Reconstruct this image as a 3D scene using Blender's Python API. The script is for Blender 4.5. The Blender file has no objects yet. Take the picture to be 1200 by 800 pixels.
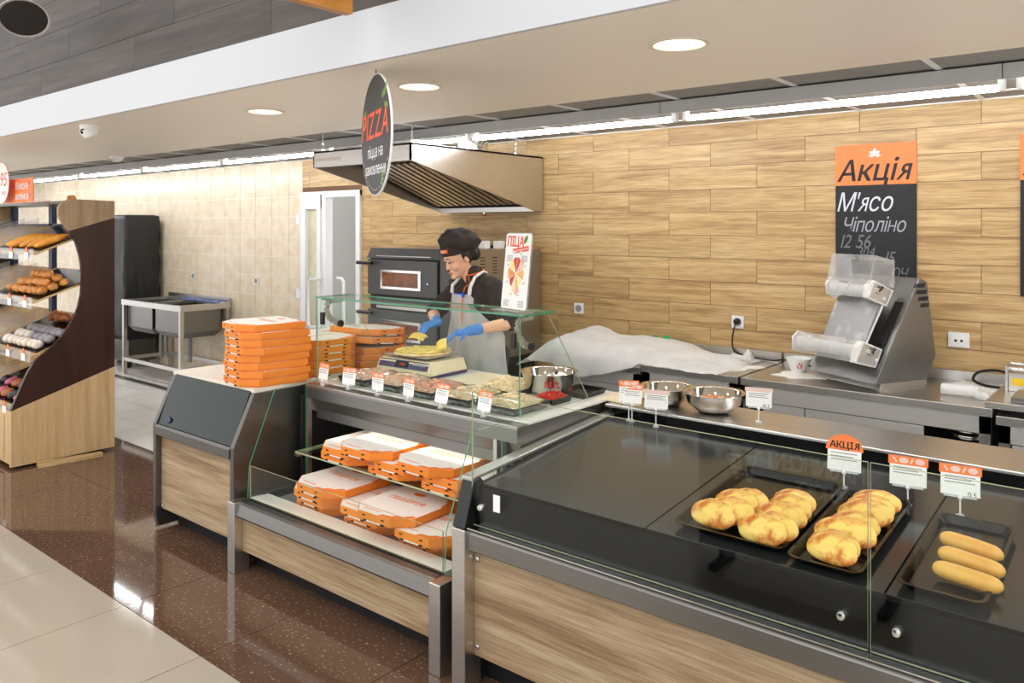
import bpy, bmesh, math, random
from mathutils import Matrix, Vector, noise
R = math.radians
rnd = random.Random(7)
scene = bpy.context.scene
C = scene.collection

# ------------------------------------------------------------------ camera, world, exposure
cam_d = bpy.data.cameras.new('camera')
cam = bpy.data.objects.new('camera', cam_d)
C.objects.link(cam)
cam.location = (0, 0, 1.68)
cam.rotation_euler = (R(90), 0, R(39.6))
cam_d.sensor_width = 36
cam_d.lens = 36 * 933 / 1200
cam_d.shift_y = -133 / 1200
cam_d.clip_start = 0.02
scene.camera = cam

w = bpy.data.worlds.new('world')
scene.world = w
w.use_nodes = True
w.node_tree.nodes['Background'].inputs[0].default_value = (1.0, 0.985, 0.97, 1)
w.node_tree.nodes['Background'].inputs[1].default_value = 1.05
vs = scene.view_settings
vs.view_transform = 'Standard'
vs.look = 'None'
vs.gamma = 1
vs.use_curve_mapping = False
vs.exposure = 0.58
scene.cycles.transparent_max_bounces = 24
scene.cycles.max_bounces = 10
TUBE_E, DOWN_E, ADDED_E = 28.0, 36.0, 4.0

# ------------------------------------------------------------------ materials
def lin(c):
    return tuple((x / 255 / 12.92 if x <= 10 else ((x / 255 + 0.055) / 1.055) ** 2.4) for x in c)

MATS = {}
def node(nt, kind, **kw):
    n = nt.nodes.new(kind)
    for k, v in kw.items():
        setattr(n, k, v)
    return n

def base_mat(name):
    m = bpy.data.materials.new(name)
    m.use_nodes = True
    MATS[name] = m
    nt = m.node_tree
    return m, nt, nt.nodes['Principled BSDF']

def mat(name, col, rough=0.5, metal=0.0, emit=0, alpha=1, trans=0, coat=0, var=0, vscale=6.0, bump=0, bscale=40, stretch=(1, 1, 1), rvar=0, col2=None, spec=0.5, sss=0, pos=True, rand=0, rng=(.35, .65)):
    """flat colour with optional noise variation, bump and per-object random shade"""
    m, nt, p = base_mat(name)
    L = nt.links.new
    c = lin(col) + (1,)
    p.inputs['Base Color'].default_value = c
    p.inputs['Roughness'].default_value = rough
    p.inputs['Metallic'].default_value = metal
    p.inputs['Specular IOR Level'].default_value = spec
    p.inputs['Transmission Weight'].default_value = trans
    p.inputs['Coat Weight'].default_value = coat
    p.inputs['Coat Roughness'].default_value = 0.05
    p.inputs['Alpha'].default_value = alpha
    if sss:
        p.inputs['Subsurface Weight'].default_value = sss
        p.inputs['Subsurface Radius'].default_value = (0.02, 0.008, 0.004)
    if emit:
        p.inputs['Emission Color'].default_value = c
        p.inputs['Emission Strength'].default_value = emit
    if var or bump or rvar or rand or col2:
        if pos:
            g = node(nt, 'ShaderNodeNewGeometry'); src = g.outputs['Position']
        else:
            g = node(nt, 'ShaderNodeTexCoord'); src = g.outputs['Object']
        mp = node(nt, 'ShaderNodeMapping'); mp.inputs['Scale'].default_value = stretch
        L(src, mp.inputs['Vector'])
        nz = node(nt, 'ShaderNodeTexNoise'); nz.inputs['Scale'].default_value = vscale
        nz.inputs['Detail'].default_value = 5
        L(mp.outputs[0], nz.inputs['Vector'])
        if var or col2 or rand:
            mx = node(nt, 'ShaderNodeMix', data_type='RGBA')
            c2 = lin(col2) + (1,) if col2 else tuple(x * (1 - var) for x in c[:3]) + (1,)
            mx.inputs[6].default_value = c
            mx.inputs[7].default_value = c2
            rp = node(nt, 'ShaderNodeMapRange')
            rp.inputs[1].default_value = rng[0]; rp.inputs[2].default_value = rng[1]
            L(nz.outputs[0], rp.inputs[0])
            L(rp.outputs[0], mx.inputs[0])
            out = mx.outputs[2]
            if rand:
                oi = node(nt, 'ShaderNodeObjectInfo')
                hs = node(nt, 'ShaderNodeHueSaturation')
                mr = node(nt, 'ShaderNodeMapRange')
                mr.inputs[3].default_value = 1 - rand; mr.inputs[4].default_value = 1 + rand
                L(oi.outputs['Random'], mr.inputs[0]); L(mr.outputs[0], hs.inputs['Value'])
                L(out, hs.inputs['Color']); out = hs.outputs[0]
            L(out, p.inputs['Base Color'])
        if rvar:
            mr = node(nt, 'ShaderNodeMapRange')
            mr.inputs[3].default_value = max(0, rough - rvar); mr.inputs[4].default_value = rough + rvar
            L(nz.outputs[0], mr.inputs[0]); L(mr.outputs[0], p.inputs['Roughness'])
        if bump:
            nb = node(nt, 'ShaderNodeTexNoise'); nb.inputs['Scale'].default_value = bscale
            L(mp.outputs[0], nb.inputs['Vector'])
            bp = node(nt, 'ShaderNodeBump'); bp.inputs['Strength'].default_value = bump
            bp.inputs['Distance'].default_value = 0.01
            L(nb.outputs[0], bp.inputs['Height']); L(bp.outputs[0], p.inputs['Normal'])
    return m

def wood(name, c1, c2, c3, axis='x', scale=1.0, rough=0.5, rand=0.08, offs=True, knots=True, coat=0, fine=0.6):
    """long grained wood; the grain runs along an axis, each piece samples its own place"""
    m, nt, p = base_mat(name)
    L = nt.links.new
    g = node(nt, 'ShaderNodeNewGeometry')
    vec = g.outputs['Position']
    oi = node(nt, 'ShaderNodeObjectInfo')
    if offs:
        cb = node(nt, 'ShaderNodeCombineXYZ')
        mu = node(nt, 'ShaderNodeMath', operation='MULTIPLY'); mu.inputs[1].default_value = 37.0
        L(oi.outputs['Random'], mu.inputs[0])
        for i in range(3): L(mu.outputs[0], cb.inputs[i])
        ad = node(nt, 'ShaderNodeVectorMath', operation='ADD')
        L(vec, ad.inputs[0]); L(cb.outputs[0], ad.inputs[1]); vec = ad.outputs[0]
    mp = node(nt, 'ShaderNodeMapping')
    k = {'x': (1.3, 20, 20), 'y': (20, 1.3, 20), 'z': (20, 20, 1.3)}[axis]
    mp.inputs['Scale'].default_value = tuple(a * scale for a in k)
    L(vec, mp.inputs['Vector'])
    n1 = node(nt, 'ShaderNodeTexNoise'); n1.inputs['Scale'].default_value = 1.0
    n1.inputs['Detail'].default_value = 6; n1.inputs['Distortion'].default_value = 0.9 if knots else 0.4
    L(mp.outputs[0], n1.inputs['Vector'])
    mp2 = node(nt, 'ShaderNodeMapping')
    k2 = {'x': (7, 190, 190), 'y': (190, 7, 190), 'z': (190, 190, 7)}[axis]
    mp2.inputs['Scale'].default_value = tuple(a * scale for a in k2)
    L(vec, mp2.inputs['Vector'])
    n2 = node(nt, 'ShaderNodeTexNoise'); n2.inputs['Scale'].default_value = 1.0
    L(mp2.outputs[0], n2.inputs['Vector'])
    cr = node(nt, 'ShaderNodeValToRGB')
    e = cr.color_ramp.elements
    e[0].position = 0.33; e[0].color = lin(c3) + (1,)
    e[1].position = 0.66; e[1].color = lin(c1) + (1,)
    em = e.new(0.48); em.color = lin(c2) + (1,)
    L(n1.outputs[0], cr.inputs[0])
    mx = node(nt, 'ShaderNodeMix', data_type='RGBA', blend_type='MULTIPLY')
    mx.inputs[0].default_value = fine
    cr2 = node(nt, 'ShaderNodeValToRGB')
    cr2.color_ramp.elements[0].position = 0.35; cr2.color_ramp.elements[0].color = (0.55, 0.5, 0.45, 1)
    cr2.color_ramp.elements[1].position = 0.6; cr2.color_ramp.elements[1].color = (1, 1, 1, 1)
    L(n2.outputs[0], cr2.inputs[0])
    L(cr.outputs[0], mx.inputs[6]); L(cr2.outputs[0], mx.inputs[7])
    hs = node(nt, 'ShaderNodeHueSaturation')
    mr = node(nt, 'ShaderNodeMapRange'); mr.inputs[3].default_value = 1 - rand; mr.inputs[4].default_value = 1 + rand
    L(oi.outputs['Random'], mr.inputs[0]); L(mr.outputs[0], hs.inputs['Value'])
    L(mx.outputs[2], hs.inputs['Color']); L(hs.outputs[0], p.inputs['Base Color'])
    bp = node(nt, 'ShaderNodeBump'); bp.inputs['Strength'].default_value = 0.15; bp.inputs['Distance'].default_value = 0.004
    L(n2.outputs[0], bp.inputs['Height']); L(bp.outputs[0], p.inputs['Normal'])
    p.inputs['Roughness'].default_value = rough
    p.inputs['Coat Weight'].default_value = coat
    return m

def granite(name, c1, c2, speck, rough=0.06, thr=0.66, scale=90):
    m, nt, p = base_mat(name)
    L = nt.links.new
    g = node(nt, 'ShaderNodeNewGeometry')
    n0 = node(nt, 'ShaderNodeTexNoise'); n0.inputs['Scale'].default_value = 2.2; n0.inputs['Detail'].default_value = 4
    n1 = node(nt, 'ShaderNodeTexNoise'); n1.inputs['Scale'].default_value = scale; n1.inputs['Detail'].default_value = 3
    for n in (n0, n1): L(g.outputs['Position'], n.inputs['Vector'])
    mx = node(nt, 'ShaderNodeMix', data_type='RGBA')
    mx.inputs[6].default_value = lin(c1) + (1,); mx.inputs[7].default_value = lin(c2) + (1,)
    L(n0.outputs[0], mx.inputs[0])
    st = node(nt, 'ShaderNodeMapRange'); st.inputs[1].default_value = thr; st.inputs[2].default_value = thr + 0.05
    L(n1.outputs[0], st.inputs[0])
    m2 = node(nt, 'ShaderNodeMix', data_type='RGBA')
    L(st.outputs[0], m2.inputs[0]); L(mx.outputs[2], m2.inputs[6]); m2.inputs[7].default_value = lin(speck) + (1,)
    oi = node(nt, 'ShaderNodeObjectInfo')
    hs = node(nt, 'ShaderNodeHueSaturation')
    mr = node(nt, 'ShaderNodeMapRange'); mr.inputs[3].default_value = 0.94; mr.inputs[4].default_value = 1.06
    L(oi.outputs['Random'], mr.inputs[0]); L(mr.outputs[0], hs.inputs['Value'])
    L(m2.outputs[2], hs.inputs['Color']); L(hs.outputs[0], p.inputs['Base Color'])
    p.inputs['Roughness'].default_value = rough
    return m

def glass(name, tint=(0.97, 1.0, 0.98), f0=0.006, f1=0.5, rough=0.0, dirt=0.0, even=False):
    """thin pane: clear body, reflection grows towards grazing angles"""
    m = bpy.data.materials.new(name); m.use_nodes = True; MATS[name] = m
    nt = m.node_tree; nt.nodes.clear(); L = nt.links.new
    o = node(nt, 'ShaderNodeOutputMaterial')
    tr = node(nt, 'ShaderNodeBsdfTransparent'); tr.inputs[0].default_value = tint + (1,)
    gl = node(nt, 'ShaderNodeBsdfGlossy'); gl.inputs['Roughness'].default_value = rough
    lw = node(nt, 'ShaderNodeLayerWeight'); lw.inputs[0].default_value = 0.5
    pw = node(nt, 'ShaderNodeMath', operation='POWER'); pw.inputs[1].default_value = 4.0
    mr = node(nt, 'ShaderNodeMapRange'); mr.inputs[3].default_value = f0; mr.inputs[4].default_value = f1
    mx = node(nt, 'ShaderNodeMixShader')
    L(lw.outputs['Facing'], pw.inputs[0]); L(pw.outputs[0], mr.inputs[0]); L(mr.outputs[0], mx.inputs[0])
    L(tr.outputs[0], mx.inputs[1]); L(gl.outputs[0], mx.inputs[2])
    out = mx.outputs[0]
    if dirt:
        df = node(nt, 'ShaderNodeBsdfDiffuse'); df.inputs[0].default_value = (0.93, 0.93, 0.92, 1)
        tl = node(nt, 'ShaderNodeBsdfTranslucent'); tl.inputs[0].default_value = (0.93, 0.93, 0.92, 1)
        md = node(nt, 'ShaderNodeMixShader'); md.inputs[0].default_value = 0.22
        L(df.outputs[0], md.inputs[1]); L(tl.outputs[0], md.inputs[2])
        nz = node(nt, 'ShaderNodeTexNoise'); nz.inputs['Scale'].default_value = 9; nz.inputs['Detail'].default_value = 6
        g = node(nt, 'ShaderNodeNewGeometry'); L(g.outputs['Position'], nz.inputs['Vector'])
        r2 = node(nt, 'ShaderNodeMapRange'); r2.inputs[1].default_value = 0.3; r2.inputs[2].default_value = 0.8
        r2.inputs[3].default_value = dirt * (.92 if even else .4); r2.inputs[4].default_value = min(1, dirt * (1.1 if even else 1.6))
        L(nz.outputs[0], r2.inputs[0])
        m3 = node(nt, 'ShaderNodeMixShader'); L(r2.outputs[0], m3.inputs[0]); L(out, m3.inputs[1]); L(md.outputs[0], m3.inputs[2])
        out = m3.outputs[0]
    L(out, o.inputs[0])
    return m

def steel(name, col=(200, 198, 194), rough=0.3, stretch=(.6, 30, 30), var=0.07):
    return mat(name, col, rough, 1.0, var=var, vscale=3.0, stretch=stretch, rvar=0.05)

wood('plank_tile', (214, 183, 131), (200, 165, 112), (174, 137, 89), 'x', 1.0, 0.4, 0.06)
wood('counter_oak', (196, 174, 142), (180, 154, 120), (150, 123, 91), 'x', 0.8, 0.45, 0.03)
wood('bulkhead_wood', (78, 67, 60), (63, 53, 46), (46, 38, 33), 'x', 0.6, 0.5, 0.14)
wood('light_beech', (226, 196, 150), (217, 184, 136), (204, 170, 122), 'z', 1.0, 0.45, 0.02, knots=False, fine=0.25)
wood('greige_ply', (176, 150, 118), (166, 140, 108), (152, 126, 95), 'z', 1.0, 0.5, 0.02, knots=False, fine=0.25)
wood('wenge', (66, 38, 27), (58, 32, 22), (46, 25, 17), 'z', 0.8, 0.4, 0.02, knots=False, fine=0.25)
wood('frame_wood', (214, 150, 72), (200, 132, 56), (176, 110, 42), 'y', 1.2, 0.45, 0.05)
wood('pine', (226, 196, 146), (214, 180, 126), (190, 150, 98), 'y', 1.2, 0.5, 0.05)
granite('floor_brown', (106, 80, 64), (88, 65, 52), (170, 135, 104), 0.05, 0.62, 70)
mat('floor_beige', (180, 169, 154), 0.07, var=0.04, vscale=1.2, rand=0.02, coat=0)
mat('floor_white', (234, 232, 228), 0.22, var=0.05, vscale=2, rand=0.03)
mat('grout', (120, 104, 92), 0.8)
mat('wall_grout', (238, 236, 230), 0.8)
mat('plank_joint', (120, 86, 62), 0.8)
mat('tile_cream', (216, 198, 168), 0.3, vscale=9, col2=(230, 217, 194), rand=0.03, bump=0.05, bscale=14)
mat('white_paint', (200, 203, 208), 0.45)
mat('soffit_paint', (248, 240, 228), 0.4)
mat('ceil_tile', (168, 165, 160), 0.9, var=0.35, vscale=160, bump=0.3, bscale=220)
mat('white_metal', (238, 238, 236), 0.35)
mat('tube_housing', (186, 186, 184), 0.45)
mat('white_plastic', (240, 240, 238), 0.35)
mat('pvc', (240, 241, 243), 0.25)
mat('grey_panel', (206, 208, 206), 0.5)
steel('steel', (212, 210, 207), 0.32)
steel('steel_dark', (142, 141, 140), 0.34)
mat('steel_panel', (208, 207, 204), 0.36, 0.35, var=0.05, vscale=3, stretch=(.6, 20, 20))
mat('steel_floury', (150, 150, 149), 0.4, 0.75, vscale=9, col2=(206, 205, 203), rng=(.5, .75))
steel('steel_v', (206, 204, 200), 0.32, (30, 30, .6))
mat('steel_mirror', (225, 222, 216), 0.07, 1.0)
mat('chrome', (230, 230, 230), 0.12, 1.0)
mat('steel_grey', (112, 110, 108), 0.33, 0.9, var=0.1, vscale=3, stretch=(2, 40, 40))
mat('deck_black', (60, 61, 63), 0.16, 0.5, rvar=0.05, vscale=3, var=0.08)
mat('black_gloss', (7, 7, 8), 0.08, spec=0.15)
mat('black_matte', (22, 22, 23), 0.55)
mat('black_plastic', (18, 18, 19), 0.3)
mat('black_cover', (34, 35, 36), 0.5, bump=0.6, bscale=7)
mat('graphite', (92, 92, 93), 0.4, 0.3)
mat('dark_glass', (34, 44, 43), 0.06, spec=0.35)
mat('tray_enamel', (13, 13, 14), 0.16, spec=0.35)
mat('interior_black', (26, 26, 28), 0.5)
mat('interior_grey', (150, 150, 152), 0.4, 0.2)
mat('white_lip', (244, 242, 236), 0.3)
mat('laminate', (226, 218, 204), 0.4)
mat('card_orange', (240, 138, 40), 0.5, var=0.06, vscale=5, rand=0.03)
mat('card_white', (246, 243, 238), 0.5)
mat('print_orange', (240, 128, 40), 0.5)
mat('sign_orange', (246, 130, 64), 0.5)
mat('orange_bright', (250, 120, 30), 0.5)
mat('paper', (246, 246, 244), 0.6)
mat('paper_print', (150, 152, 156), 0.7)
mat('ink', (28, 26, 28), 0.6)
mat('pink_paper', (238, 205, 196), 0.6)
mat('chalkboard', (34, 33, 36), 0.65, var=0.2, vscale=5)
mat('chalk', (214, 218, 226), 0.9)
mat('chalk_dim', (120, 122, 128), 0.9)
mat('chalk_mid', (166, 169, 176), 0.9)
mat('sign_black', (46, 44, 46), 0.5)
mat('sign_white', (240, 240, 238), 0.5)
mat('red_orange', (238, 84, 44), 0.5)
mat('leaf_green', (110, 150, 50), 0.5, var=0.3, vscale=40)
mat('glass_edge', (58, 140, 104), 0.1, coat=0.5)
mat('glass_edge_pale', (176, 186, 150), 0.1)
mat('cream_plastic', (238, 224, 190), 0.35)
mat('purple', (70, 58, 112), 0.35)
mat('red_led', (230, 60, 40), 0.5, emit=0.3)
mat('board_cream', (240, 226, 196), 0.5, var=0.05, vscale=8)
mat('skin', (236, 186, 154), 0.45, sss=0.15, var=0.05, vscale=12)
mat('lips', (206, 108, 98), 0.4)
mat('hair', (40, 26, 20), 0.45)
mat('brow', (70, 46, 36), 0.6)
mat('eye_dark', (30, 22, 20), 0.3)
mat('cloth_brown', (52, 40, 36), 0.8, bump=0.25, bscale=18, var=0.2)
mat('cloth_black', (48, 39, 36), 0.8, bump=0.2, bscale=20)
mat('glove_blue', (74, 140, 224), 0.4, var=0.12, vscale=30, bump=0.2, bscale=60)
mat('strap_white', (240, 240, 240), 0.5)
mat('blue_tie', (40, 90, 220), 0.4)
mat('pie_gold', (253, 212, 116), 0.45, vscale=26, col2=(206, 112, 32), sss=0.05, bump=0.35, bscale=45, pos=False, rand=0.08, rng=(.44, .62))
mat('pie_seam', (240, 190, 90), 0.5, sss=0.05, pos=False, var=0.1)
mat('bun_gold', (240, 190, 96), 0.4, vscale=9, col2=(216, 146, 56), bump=0.1, bscale=30, pos=False)
mat('bun_brown', (190, 118, 52), 0.45, vscale=14, col2=(226, 160, 84), pos=False, rand=0.1, bump=0.2)
mat('bun_dark', (140, 76, 36), 0.4, vscale=14, col2=(186, 112, 50), pos=False, rand=0.1)
mat('pastry_yellow', (240, 176, 62), 0.45, vscale=14, col2=(220, 140, 44), pos=False, rand=0.08)
mat('cookie_grey', (170, 164, 168), 0.7, vscale=20, col2=(110, 106, 116), pos=False, rand=0.15)
mat('cookie_white', (236, 226, 216), 0.7, vscale=24, col2=(206, 186, 164), pos=False, rand=0.06)
mat('choc', (46, 34, 36), 0.35)
mat('pink_glaze', (196, 92, 120), 0.35)
mat('ham', (250, 226, 206), 0.5, vscale=40, col2=(240, 186, 158))
mat('sausage', (228, 140, 104), 0.45, vscale=40, col2=(246, 206, 178))
mat('chicken', (250, 234, 200), 0.5, vscale=40, col2=(242, 210, 160))
mat('cheese', (252, 224, 110), 0.45, vscale=40, col2=(254, 240, 170))
mat('cheese_slice', (252, 222, 110), 0.4)
mat('tomato', (224, 66, 34), 0.35, vscale=40, col2=(190, 36, 22))
mat('crust', (244, 226, 178), 0.6, vscale=20, col2=(230, 190, 120))
mat('orange_sauce', (226, 136, 62), 0.4, vscale=30, col2=(240, 180, 110))
mat('dough', (246, 236, 212), 0.6, sss=0.1)
mat('flour', (248, 246, 240), 0.9)
mat('red_text', (196, 40, 30), 0.6)
mat('navy', (34, 44, 78), 0.4)
mat('green_plastic', (60, 176, 110), 0.4)
mat('blue_film', (100, 116, 180), 0.35)
mat('yellow', (246, 206, 40), 0.45)
mat('oven_window_lit', (158, 96, 56), 0.15, var=0.5, vscale=14)  # the oven's interior light is put into the pane colour
mat('oven_side', (168, 160, 146), 0.35, 0.75)
mat('slot_black', (12, 12, 12), 0.7)
mat('hood_inside', (70, 68, 66), 0.45, 0.6)
mat('kick', (12, 12, 12), 0.7)
glass('glass_clear')
glass('glass_counter', (0.97, 1.0, 0.98), 0.026, 0.5)
glass('glass_shelf', (0.93, 1.0, 0.96))
glass('acrylic', (0.97, 0.98, 1.0), 0.08, 0.6, 0.02, 0.10)
glass('film', (0.98, 0.98, 0.98), 0.12, 0.6, 0.08, 0.10)
glass('apron_plastic', (0.97, 0.97, 0.98), 0.04, 0.3, 0.25, 0.66, True)
glass('bag_plastic', (0.97, 0.97, 0.97), 0.05, 0.3, 0.3, 0.86, True)
glass('floury_acrylic', (0.98, 0.98, 0.98), 0.06, 0.5, 0.05, 0.22)
mat('tube_glow', (252, 253, 255), 0.5, emit=TUBE_E)
mat('lamp_glow', (255, 236, 206), 0.5, emit=DOWN_E)
mat('added_light_glow', (255, 250, 244), 0.5, emit=ADDED_E)  # glow of the added lights over the aisle
mat('led_strip', (255, 246, 228), 0.5, emit=8)
mat('lamp_black', (34, 32, 32), 0.4)
mat('lamp_rim', (190, 186, 184), 0.3, 0.5)
mat('letter_white', (246, 246, 246), 0.6)
mat('clear_plastic', (240, 244, 248), 0.12, trans=0.0, alpha=0.45)

# ------------------------------------------------------------------ mesh builder
class MB:
    def __init__(s, T=None):
        s.v = []; s.f = []; s.m = []; s.T = T
    def add(s, vs_, fs, m=0, T=None):
        o = len(s.v)
        for q in vs_:
            q = Vector(q)
            if T is not None: q = T @ q
            if s.T is not None: q = s.T @ q
            s.v.append(tuple(q))
        for f in fs:
            s.f.append([i + o for i in f]); s.m.append(m)
        return s
    def box(s, x0, x1, y0, y1, z0, z1, m=0, T=None):
        vs_ = [(x, y, z) for z in (z0, z1) for y in (y0, y1) for x in (x0, x1)]
        return s.add(vs_, [(0, 2, 3, 1), (4, 5, 7, 6), (0, 1, 5, 4), (2, 6, 7, 3), (0, 4, 6, 2), (1, 3, 7, 5)], m, T)
    def cbox(s, c, d, m=0, T=None):
        return s.box(c[0] - d[0] / 2, c[0] + d[0] / 2, c[1] - d[1] / 2, c[1] + d[1] / 2, c[2] - d[2] / 2, c[2] + d[2] / 2, m, T)
    def prism(s, poly, axis, a, b, m=0, T=None, mside=None):
        n = len(poly)
        def pt(p, t):
            return {'x': (t, p[0], p[1]), 'y': (p[0], t, p[1]), 'z': (p[0], p[1], t)}[axis]
        vs_ = [pt(p, a) for p in poly] + [pt(p, b) for p in poly]
        s.add(vs_, [list(range(n))[::-1], list(range(n, 2 * n))], m, T)
        o = len(s.v) - 2 * n
        for i in range(n):
            j = (i + 1) % n
            s.f.append([o + i, o + j, o + n + j, o + n + i]); s.m.append(m if mside is None else mside)
        return s
    def lathe(s, prof, n=24, c=(0, 0, 0), m=0, T=None, sx=1, sy=1, a0=0, a1=2 * math.pi):
        full = abs(a1 - a0 - 2 * math.pi) < 1e-6
        k = n if full else n + 1
        vs_ = []
        for r, z in prof:
            for i in range(k):
                a = a0 + (a1 - a0) * i / n
                vs_.append((c[0] + r * math.cos(a) * sx, c[1] + r * math.sin(a) * sy, c[2] + z))
        fs = []
        for j in range(len(prof) - 1):
            for i in range(n):
                i2 = (i + 1) % k
                fs.append((j * k + i, j * k + i2, (j + 1) * k + i2, (j + 1) * k + i))
        ring = len(prof) >= 4 and prof[0][0] > 1e-6 and math.hypot(prof[0][0] - prof[-1][0], prof[0][1] - prof[-1][1]) < .25 * prof[0][0]
        if full and not ring:
            if prof[0][0] > 1e-6: fs.append(tuple(range(k))[::-1])
            if prof[-1][0] > 1e-6: fs.append(tuple((len(prof) - 1) * k + i for i in range(k)))
        return s.add(vs_, fs, m, T)
    def disc(s, c, r, z0, z1, n=24, m=0, T=None, sx=1, sy=1):
        return s.lathe([(r, z0), (r, z1)], n, c, m, T, sx, sy)
    def tube(s, path, r, n=8, m=0, T=None):
        path = [Vector(p) for p in path]
        rr = r if isinstance(r, (list, tuple)) else [r] * len(path)
        vs_ = []; prev = None
        for i, p in enumerate(path):
            t = (path[min(i + 1, len(path) - 1)] - path[max(i - 1, 0)]).normalized()
            if prev is None:
                u = t.orthogonal().normalized()
            else:
                u = (prev - t * prev.dot(t))
                u = u.normalized() if u.length > 1e-6 else t.orthogonal().normalized()
            prev = u; w_ = t.cross(u)
            for k in range(n):
                a = 2 * math.pi * k / n
                vs_.append(p + (u * math.cos(a) + w_ * math.sin(a)) * rr[i])
        fs = []
        for i in range(len(path) - 1):
            for k in range(n):
                k2 = (k + 1) % n
                fs.append((i * n + k, i * n + k2, (i + 1) * n + k2, (i + 1) * n + k))
        fs.append(tuple(range(n))[::-1]); fs.append(tuple((len(path) - 1) * n + k for k in range(n)))
        return s.add(vs_, fs, m, T)
    def ell(s, c, r, nu=14, nv=8, m=0, T=None, fn=None):
        vs_ = [(0, 0, -1)]
        for j in range(1, nv):
            b = -math.pi / 2 + math.pi * j / nv
            for i in range(nu):
                a = 2 * math.pi * i / nu
                vs_.append((math.cos(b) * math.cos(a), math.cos(b) * math.sin(a), math.sin(b)))
        vs_.append((0, 0, 1))
        if fn: vs_ = [fn(Vector(q)) for q in vs_]
        vs_ = [(c[0] + q[0] * r[0], c[1] + q[1] * r[1], c[2] + q[2] * r[2]) for q in vs_]
        fs = []
        for i in range(nu):
            fs.append((0, 1 + (i + 1) % nu, 1 + i))
            fs.append((len(vs_) - 1, 1 + (nv - 2) * nu + i, 1 + (nv - 2) * nu + (i + 1) % nu))
        for j in range(nv - 2):
            for i in range(nu):
                i2 = (i + 1) % nu
                fs.append((1 + j * nu + i, 1 + j * nu + i2, 1 + (j + 1) * nu + i2, 1 + (j + 1) * nu + i))
        return s.add(vs_, fs, m, T)
    def sheet(s, grid, m=0, T=None):
        """grid[j][i] of points -> quads"""
        nj, ni = len(grid), len(grid[0])
        vs_ = [p for row in grid for p in row]
        fs = [(j * ni + i, j * ni + i + 1, (j + 1) * ni + i + 1, (j + 1) * ni + i) for j in range(nj - 1) for i in range(ni - 1)]
        return s.add(vs_, fs, m, T)
    def mesh(s, name, mats, smooth=False):
        me = bpy.data.meshes.new(name)
        me.from_pydata(s.v, [], s.f)
        for q in ([mats] if isinstance(mats, str) else mats):
            me.materials.append(MATS[q])
        me.polygons.foreach_set('material_index', s.m)
        if smooth:
            me.polygons.foreach_set('use_smooth', [True] * len(me.polygons))
            if smooth != 2:
                try: me.set_sharp_from_angle(angle=R(38))
                except Exception: pass
        me.update()
        return me
    def build(s, name, mats, parent=None, smooth=False, bevel=0, world=True, loc=None, solid=0):
        """world: the verts are world coordinates even though a parent is given (parent unrotated)"""
        if parent is not None and world:
            o_ = Vector(parent_loc(parent))
            s.v = [tuple(Vector(q) - o_) for q in s.v]
        o = bpy.data.objects.new(name, s.mesh(name, mats, smooth))
        C.objects.link(o)
        if parent is not None: o.parent = parent
        if loc is not None: o.location = loc
        if bevel:
            b = o.modifiers.new('bevel', 'BEVEL'); b.width = bevel; b.segments = 2; b.limit_method = 'ANGLE'; b.angle_limit = R(40)
        if solid:
            b = o.modifiers.new('solid', 'SOLIDIFY'); b.thickness = solid; b.offset = 0
        return o

def parent_loc(o):
    l = Vector((0, 0, 0))
    while o is not None:
        l += o.location; o = o.parent
    return l

LABELS = set()
def tag(o, label, cat, group=None, kind=None):
    o['label'] = label; o['category'] = cat
    if group: o['group'] = group
    if kind: o['kind'] = kind
    return o
def thing(name, label, cat, loc=(0, 0, 0), rz=0, group=None, rot=None):
    o = bpy.data.objects.new(name, None); C.objects.link(o)
    o.empty_display_size = 0.05
    o.location = loc; o.rotation_euler = rot if rot else (0, 0, rz)
    return tag(o, label, cat, group)
def struct(o, label=None, cat=None):
    o['kind'] = 'structure'
    if label: o['label'] = label
    if cat: o['category'] = cat
    return o
def dup(root, loc, rz=None, label=None, group=None, rot=None, scale=None):
    def cp(o, par):
        c = o.copy(); C.objects.link(c)
        c.parent = par
        for ch in list(o.children): cp(ch, c)
        return c
    r = cp(root, None)
    r.location = loc
    if rot: r.rotation_euler = rot
    elif rz is not None: r.rotation_euler = (0, 0, rz)
    if scale: r.scale = scale
    if label: r['label'] = label
    if group: r['group'] = group
    return r
def piece(name, me, parent, loc=(0, 0, 0), rot=(0, 0, 0)):
    o = bpy.data.objects.new(name, me); C.objects.link(o); o.parent = parent
    o.location = loc; o.rotation_euler = rot
    return o

def frame(o, x, up):
    x = Vector(x).normalized(); up = Vector(up); up = (up - x * up.dot(x)).normalized(); n = x.cross(up)
    return Matrix(((x[0], up[0], n[0], o[0]), (x[1], up[1], n[1], o[1]), (x[2], up[2], n[2], o[2]), (0, 0, 0, 1)))

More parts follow.
